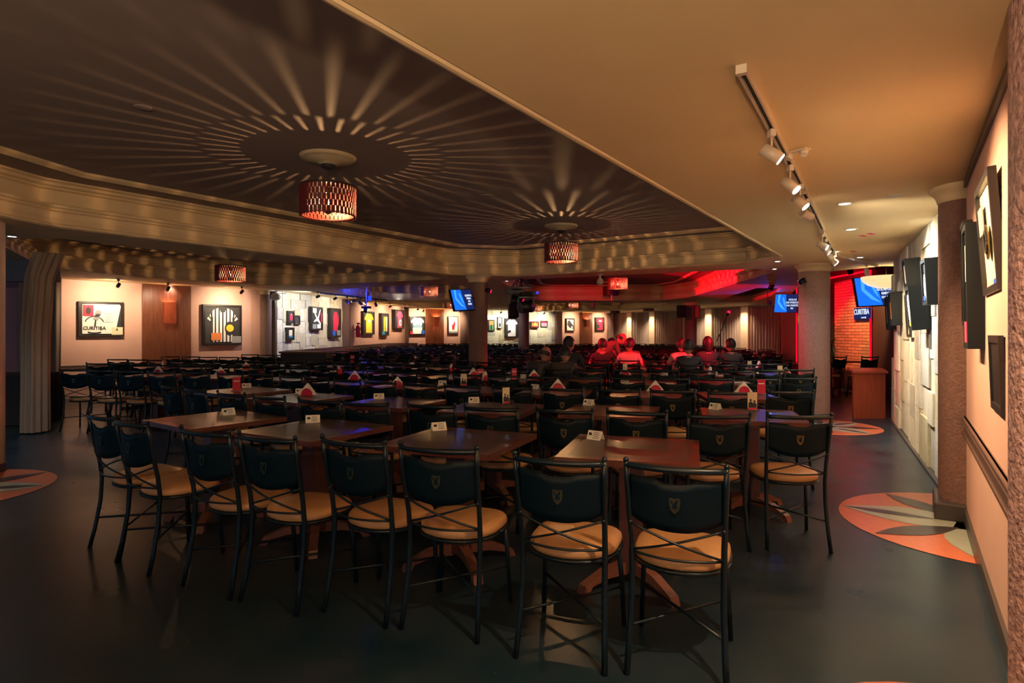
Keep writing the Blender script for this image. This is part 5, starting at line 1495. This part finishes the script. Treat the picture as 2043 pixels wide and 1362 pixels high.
# upright acrylic menu with a photo of two people in black
def make_menu():
    e = empty('menu_stand', (0, 0, 0), 0, '', 'menu stand', 'upright menu stands on the tables')
    w, h = .075, .145
    MB().box((0, 0, .004), (w + .03, .06, .006), bev=.002).build('foot', M['glassb'], e)
    MB().box((0, 0, h / 2 + .006), (w, .004, h)).build('card', M['cream'], e)
    mb = MB()
    for dx, hh in ((-.014, .100), (.016, .088)):
        mb.poly([(dx - .018, -.0025, .022), (dx + .018, -.0025, .022), (dx + .017, -.0025, hh * .62), (dx + .008, -.0025, hh * .72), (dx - .008, -.0025, hh * .72), (dx - .017, -.0025, hh * .62)], (0, -.0006, 0))
        mb.poly([(dx + .009 * math.cos(2 * PI * k / 12), -.0025, hh * .85 + .011 * math.sin(2 * PI * k / 12)) for k in range(12)], (0, -.0006, 0))
    mb.build('photo_print', M['ink'], e)
    MB().box((0, -.003, .014), (w, .001, .014)).build('red_band', M['red'], e)
    return e
menus = [(1500, 817, -12), (937, 765, 10), (1025, 800, 35), (1226, 742, 10), (1500, 738, 5), (1560, 750, 0), (1236, 750, -10), (1150, 760, 10)]
pm = make_menu(); mu = [False]
for px, py, a in menus[:6]:
    x, y, t = on_table(px, py)
    lb = uniq('upright photo menu on the %s' % tname(t))
    if not mu[0]: mu[0] = True; pm.location = (x, y, TZ); pm.rotation_euler = (0, 0, math.radians(a)); pm['label'] = lb
    else: copy_tree(pm, (x, y, TZ), math.radians(a), lb)
def make_redstand():
    e = empty('red_stand_card', (0, 0, 0), 0, '', 'table card', 'upright crimson cards on the tables')
    w, h = .085, .15
    MB().box((0, 0, .004), (w + .02, .055, .006), bev=.002).build('foot', M['glassb'], e)
    MB().box((0, 0, h / 2 + .006), (w, .004, h)).build('card', M['red'], e)
    MB().box((0, -.0025, .112), (.06, .001, .010)).build('pale_band', M['white'], e)
    return e
reds = [(1519, 786, -3), (472, 780, 40), (1026, 757, 35), (1373, 733, 0), (655, 722, 10), (665, 707, 5), (935, 762, 0), (1505, 712, 0), (1438, 713, 0), (1466, 717, 30)]
pr = make_redstand(); ru = [False]
for px, py, a in reds:
    x, y, t = on_table(px, py)
    lb = uniq('upright crimson card on the %s' % tname(t))
    if not ru[0]: ru[0] = True; pr.location = (x, y, TZ); pr.rotation_euler = (0, 0, math.radians(a)); pr['label'] = lb
    else: copy_tree(pr, (x, y, TZ), math.radians(a), lb)
# bottles and glasses near the seated people
def bottle(px, py, m, label, s=1.0, squeeze=False):
    x, y, t = on_table(px, py)
    e = empty('sauce_bottle' if squeeze else 'bottle', (x, y, TZ), 0, label, 'bottle')
    if squeeze: MB().lathe([(.028, 0), (.030, .01), (.030, .11), (.024, .13), (.016, .135)], n=20).build('body', M[m], e); MB().lathe([(.017, .135), (.014, .15), (.005, .19), (.002, .192)], n=16).build('nozzle', M['whitemetal'], e)
    else: MB().lathe([(.03, 0), (.032, .01), (.032, .12), (.014, .17), (.012, .22), (.004, .222)], n=20).build('body', M[m], e)
    e.scale = (s, s, s)
bottle(1420, 712, 'yellow', 'yellow squeeze bottle on a table right of the seated group', 1.2, True)
bottle(1412, 716, 'redcloth', 'red squeeze bottle beside the yellow one', 1.1, True)
bottle(325, 733, 'white', 'white salt shaker on a far left table by the wood panel', .8, True)
bottle(338, 731, 'orangep', 'thin orange bottle on a far left table by the wood panel', .9)
bottle(662, 722, 'white', 'small white shaker beside the crimson card at left', .6, True)
def glass(px, py, label):
    x, y, t = on_table(px, py)
    e = empty('drinking_glass', (x, y, TZ), 0, label, 'glass', 'drinking glasses before the seated people')
    MB().lathe([(.026, 0), (.030, .11), (.027, .11), (.024, .006), (.003, .006)], n=20).build('body', M['glassb'], e)
for i, (px, py) in enumerate(((1265, 700), (1271, 700), (1277, 701), (1340, 708))):
    glass(px, py, ('leftmost glass of three before the red-lit diners', 'middle glass of three before the red-lit diners', 'rightmost glass of three before the red-lit diners', 'lone glass before the group in black')[i])
# flat menus on tables
for i, (px, py) in enumerate(((1475, 750), (1555, 764), (1340, 765), (1235, 765))):
    x, y, t = on_table(px, py, .22)
    o = MB().box((0, 0, .003), (.21, .15, .004)).build('paper_placemat', M['white']); o.location = (x, y, TZ); o.rotation_euler = (0, 0, math.radians(t[4] + 6 * i))
    tag(o, uniq('white paper lying flat on the %s' % tname(t)), 'paper')

# ================================================================ PEOPLE
def skin_mesh(verts, edges, radii, sub=2):
    me = bpy.data.meshes.new('tmp'); me.from_pydata(verts, edges, []); me.update()
    o = bpy.data.objects.new('tmp', me); C.objects.link(o)
    md = o.modifiers.new('s', 'SKIN'); md.use_smooth_shade = True
    for i, r in enumerate(radii):
        rr = r if isinstance(r, tuple) else (r, r)
        me.skin_vertices[0].data[i].radius = rr
    me.skin_vertices[0].data[0].use_root = True
    s = o.modifiers.new('u', 'SUBSURF'); s.levels = sub; s.render_levels = sub
    bpy.context.view_layer.update()
    m2 = bpy.data.meshes.new_from_object(o.evaluated_get(bpy.context.evaluated_depsgraph_get()))
    bpy.data.objects.remove(o); return m2
def person(x, y, rz, label, shirt, lean=10, hairm='hair', hair='short', stand=False, armL=None, armR=None, turn=0, scale=1.0, trousers='ink', side=0, long_sleeve=False, hood=False):
    """seated (or standing) figure facing local +Y; origin on the floor under the hips"""
    hz = .50 if not stand else .93
    L = math.radians(lean)
    def sp(t, dx=0):           # point up the spine, t metres above the hips
        return Vector((dx + side * t, math.sin(L) * t, hz + math.cos(L) * t))
    V = []; E = []; Rr = []
    def add(p, r, par=None):
        V.append(tuple(p)); Rr.append(r)
        if par is not None: E.append((par, len(V) - 1))
        return len(V) - 1
    hip = add(sp(0), (.155, .12)); w = add(sp(.17), (.138, .105), hip); ch = add(sp(.36), (.165, .115), w); sh = add(sp(.475), (.14, .09), ch); nk = add(sp(.545), .055, sh)
    for sg, arm in ((-1, armL), (1, armR)):
        s0 = add(sp(.455, sg * .165), .062, sh)
        if arm is None: arm = [(sg * .24, .08, .78 - .5), (sg * .16, .32, .80 - .5)]
        base = Vector((0, 0, hz))
        e0 = add(base + Vector(arm[0]), .044, s0); h0 = add(base + Vector(arm[1]), .028, e0)
    for sg in (-1, 1):
        if stand:
            t0 = add((sg * .09, .0, hz - .10), .085, hip); k0 = add((sg * .10, .03, .50), .058, t0); a0 = add((sg * .10, -.01, .09), .04, k0); f0 = add((sg * .11, .13, .04), .035, a0)
        else:
            t0 = add((sg * .10, .10, hz + .02), .085, hip); k0 = add((sg * .12, .44, hz + .02), .062, t0); a0 = add((sg * .12, .40, .09), .04, k0); f0 = add((sg * .13, .53, .04), .035, a0)
    body = skin_mesh(V, E, Rr)
    # clothing by region
    names = [M[shirt], M['skin'], M[trousers]]
    for m_ in names: body.materials.append(m_)
    nkz = sp(.535)
    hands = []
    for sg, arm in ((-1, armL), (1, armR)):
        if arm is None: arm = [(sg * .24, .08, .28), (sg * .16, .32, .30)]
        hands.append((Vector((0, 0, hz)) + Vector(arm[0]), Vector((0, 0, hz)) + Vector(arm[1])))
    for p in body.polygons:
        c = p.center; mi = 0
        if (c - nkz).length < .075: mi = 1
        for el, hn in hands:
            d = hn - el; t = (c - el).dot(d) / d.length_squared
            off = (c - (el + d * max(0, min(1, t)))).length
            if off < .075 and t > (.85 if long_sleeve else -.25): mi = 1
        if c.z < hz + .06 and mi == 0: mi = 2
        p.material_index = mi; p.use_smooth = True
    # head
    mb = MB(); mb.mi = 1
    hc = sp(.66) + Vector((0, .03, 0)); tr = Matrix.Translation(hc) @ Matrix.Rotation(math.radians(turn), 4, 'Z') @ Matrix.Rotation(-L * .6, 4, 'X')
    r_ = bmesh.ops.create_uvsphere(mb.bm, u_segments=20, v_segments=14, radius=.1, matrix=tr @ Matrix.Diagonal((.78, .95, 1.18, 1)))
    mb._fin(list({f for v in r_['verts'] for f in v.link_faces}), True)
    for v in r_['verts']:       # jaw and chin
        lc = tr.inverted() @ v.co
        if lc.z < -.03: lc.x *= 1 - (-.03 - lc.z) * 3.2; lc.y = lc.y * (1 - (-.03 - lc.z) * 1.2) + .012
        v.co = tr @ lc
    def hb(c, r, sc): 
        q = bmesh.ops.create_uvsphere(mb.bm, u_segments=10, v_segments=8, radius=r, matrix=tr @ Matrix.Translation(c) @ Matrix.Diagonal((*sc, 1)))
        mb._fin(list({f for v in q['verts'] for f in v.link_faces}), True)
    hb((0, .10, -.012), .016, (.8, 1, 1.5)); hb((-.080, -.005, -.01), .022, (.4, .8, 1.3)); hb((.080, -.005, -.01), .022, (.4, .8, 1.3)); hb((0, .088, -.062), .018, (1.2, .4, .5))
    mb.mi = 3
    for sx in (-1, 1): hb((sx * .030, .082, .012), .010, (1.2, .6, .7))
    mb.mi = 1
    # hands: palm, four fingers, thumb
    for (el, hn) in hands:
        d = (hn - el).normalized(); u = d.cross(Vector((0, 0, 1))).normalized()
        if u.length < .1: u = Vector((1, 0, 0))
        sgn = 1 if hn.x < 0 else -1
        mb.box(hn + d * .045, (.01, .01, .01))
        mb.tube([hn - d * .01, hn + d * .03, hn + d * .075], [.026, .036, .034], n=8, flat=.5, up=(0, 0, 1))
        for k in range(4):
            o_ = u * ((k - 1.5) * .018); l_ = (.060, .072, .068, .052)[k]
            mb.tube([hn + d * .07 + o_, hn + d * (.07 + l_ * .6) + o_, hn + d * (.07 + l_) + o_ - Vector((0, 0, .018))], [.0085, .008, .006], n=6)
        o_ = u * (.034 * -sgn)
        mb.tube([hn + d * .02 + o_ * .7, hn + d * .045 + o_ * 1.3, hn + d * .075 + o_ * 1.4], [.010, .0095, .007], n=6)
    mb.bm.from_mesh(body)
    for f_ in mb.bm.faces: f_.smooth = True
    e = empty('person', (x, y, 0), rz, label, 'person', 'diners and staff in the hall')
    me = bpy.data.meshes.new('body'); mb.bm.to_mesh(me); mb.bm.free()
    for m_ in names: me.materials.append(m_)
    me.materials.append(M['ink'])
    link('body', me, e)
    # hair
    hb_ = MB(); q = bmesh.ops.create_uvsphere(hb_.bm, u_segments=20, v_segments=12, radius=.112, matrix=tr @ Matrix.Translation((0, -.014, .018)) @ Matrix.Diagonal((.82, .94, 1.10, 1)))
    rr = random.Random(int(x * 100))
    inv = tr.inverted()
    dele = [v for v in q['verts'] if (inv @ v.co).z < (-.05 if (inv @ v.co).y < .0 else .035)]
    if hair == 'long': dele = [v for v in q['verts'] if (inv @ v.co).z < -.2 or ((inv @ v.co).y > .03 and (inv @ v.co).z < .04)]
    if hair == 'bald': dele = [v for v in q['verts'] if (inv @ v.co).z > .04 or (inv @ v.co).y > 0 or (inv @ v.co).z < -.06]
    bmesh.ops.delete(hb_.bm, geom=dele, context='VERTS')
    for v in hb_.bm.verts:
        v.co += (v.co - hc).normalized() * rr.uniform(0, .008)
        if hair == 'long':
            lc = inv @ v.co
            if lc.z < -.02: v.co.z -= .10
    for f_ in hb_.bm.faces: f_.smooth = True
    if len(hb_.bm.faces): hb_.build('hair', M[hairm], e)
    e.scale = (scale,) * 3
    return e
M['greyshirt'] = mat('grey_shirt_cloth', (.16, .13, .12), .85)
M['leather'] = mat('black_leather_jacket', (.055, .055, .055), .40)
M['brownj'] = mat('dark_brown_jacket', (.055, .045, .042), .7)
M['tee'] = mat('charcoal_tee_cloth', (.022, .030, .036), .85)
M['whitetee'] = mat('white_tee_cloth', (.46, .40, .38), .8)
M['jeans'] = mat('pale_jeans', (.35, .33, .28), .8)
def P_(px, d): p = R(px, d); return p.x, p.y
rest = None

def drop(o):
    for c_ in list(o.children): drop(c_)
    bpy.data.objects.remove(o)
SAT = set(); KEEP = []
def sit(px, d, label, shirt, face=False, off=0, **k):
    """seat someone on the chair nearest to the measured spot, or across the table facing us"""
    p = R(px, d)
    if not face:
        c = min([c_ for c_ in CHL if id(c_) not in SAT], key=lambda c_: math.hypot(c_[1] - p.x, c_[2] + .2 - p.y)); a = math.radians(c[3]); SAT.add(id(c)); KEEP.append(c)
        lx, ly = off, .24
        return person(c[1] + lx * math.cos(a) - ly * math.sin(a), c[2] + lx * math.sin(a) + ly * math.cos(a), a + math.radians(k.pop('rz', 0)), label, shirt, **k)
    cx_, cy_ = p.x, p.y
    for c in [c_ for c_ in CHL if math.hypot(c_[1] - cx_, c_[2] + .15 - cy_) < .58]: CHL.remove(c); drop(c[0])
    a = math.radians(180 + k.pop('rz', 0))
    put_chair(cx_ + .24 * math.sin(a), cy_ - .24 * math.cos(a), math.degrees(a), 'chair turned towards us, seat of the %s' % ' '.join(label.split(' ')[:4]).rstrip(','), 'chairs turned the other way', False)
    return person(cx_, cy_, a, label, shirt, **k)
sit(1046, 9.6, 'person in a black leather jacket bowing forward over the table', 'leather', lean=40, hair='bald', armL=[(-.26, .34, .24), (-.14, .48, .28)], armR=[(.26, .34, .24), (.14, .48, .28)], trousers='jeans', long_sleeve=True, rz=-22, scale=1.06)
sit(1090, 9.6, 'person in a dark brown jacket hunched beside the leather-jacketed one', 'brownj', lean=30, hair='short', armL=[(-.24, .32, .28), (-.12, .46, .29)], armR=[(.24, .32, .28), (.12, .46, .29)], long_sleeve=True)
sit(1150, 9.6, 'dark-haired person in a charcoal tee seen from behind', 'tee', lean=5, hair='short', turn=-35, armR=[(.30, .06, .22), (.36, .14, -.02)], scale=1.04)
x, y = P_(1187, 12.15); person(x, y, math.radians(-75), 'person in a grey shirt standing and leaning over the table', 'greyshirt', 58, 'hair', 'bald', stand=True, armL=[(-.14, .46, .04), (-.10, .56, -.08)], armR=[(.14, .46, .04), (.10, .56, -.08)], long_sleeve=True)
for c in [c_ for c_ in CHL if math.hypot(c_[1] - x, c_[2] + .2 - y) < .42]: CHL.remove(c); drop(c[0])
sit(1207, 11.4, 'person in a black top with red-lit nape, seen from behind', 'tee', lean=4)
sit(1246, 11.4, 'person in a white tee glowing red, seen from behind', 'whitetee', lean=4)
sit(1219, 12.9, 'bearded person facing us behind the one in black', 'greyshirt', True, lean=6)
sit(1256, 12.9, 'long-haired person facing us beyond the white tee', 'greyshirt', True, lean=6, hair='long')
sit(1237, 14.5, 'farthest diner of the left group, mostly hidden by the others', 'ink', True, lean=3, rz=10)
sit(1340, 11.4, 'person in a pale top lit red at the left of the right group', 'whitetee', lean=3, turn=-20, rz=-8)
sit(1362, 11.4, 'person with big curly hair in the middle of the right group', 'tee', lean=3, hair='long', scale=1.03)
sit(1380, 9.9, 'person in black with dark hair, nearest of the right group', 'ink', lean=8, turn=-30)
sit(1396, 11.4, 'short-haired person at the right end of the right group', 'brownj', lean=6, turn=20)
# name the chairs of each row by their final order
for r in range(2, 19):
    row = sorted([c_ for c_ in CHL if c_[4] == r], key=lambda c_: -c_[1] / c_[2])
    for i, c_ in enumerate(row): c_[0]['label'] = 'black chair, %s from the right in the %s' % (ordn[min(i, 27)], rowname(r))
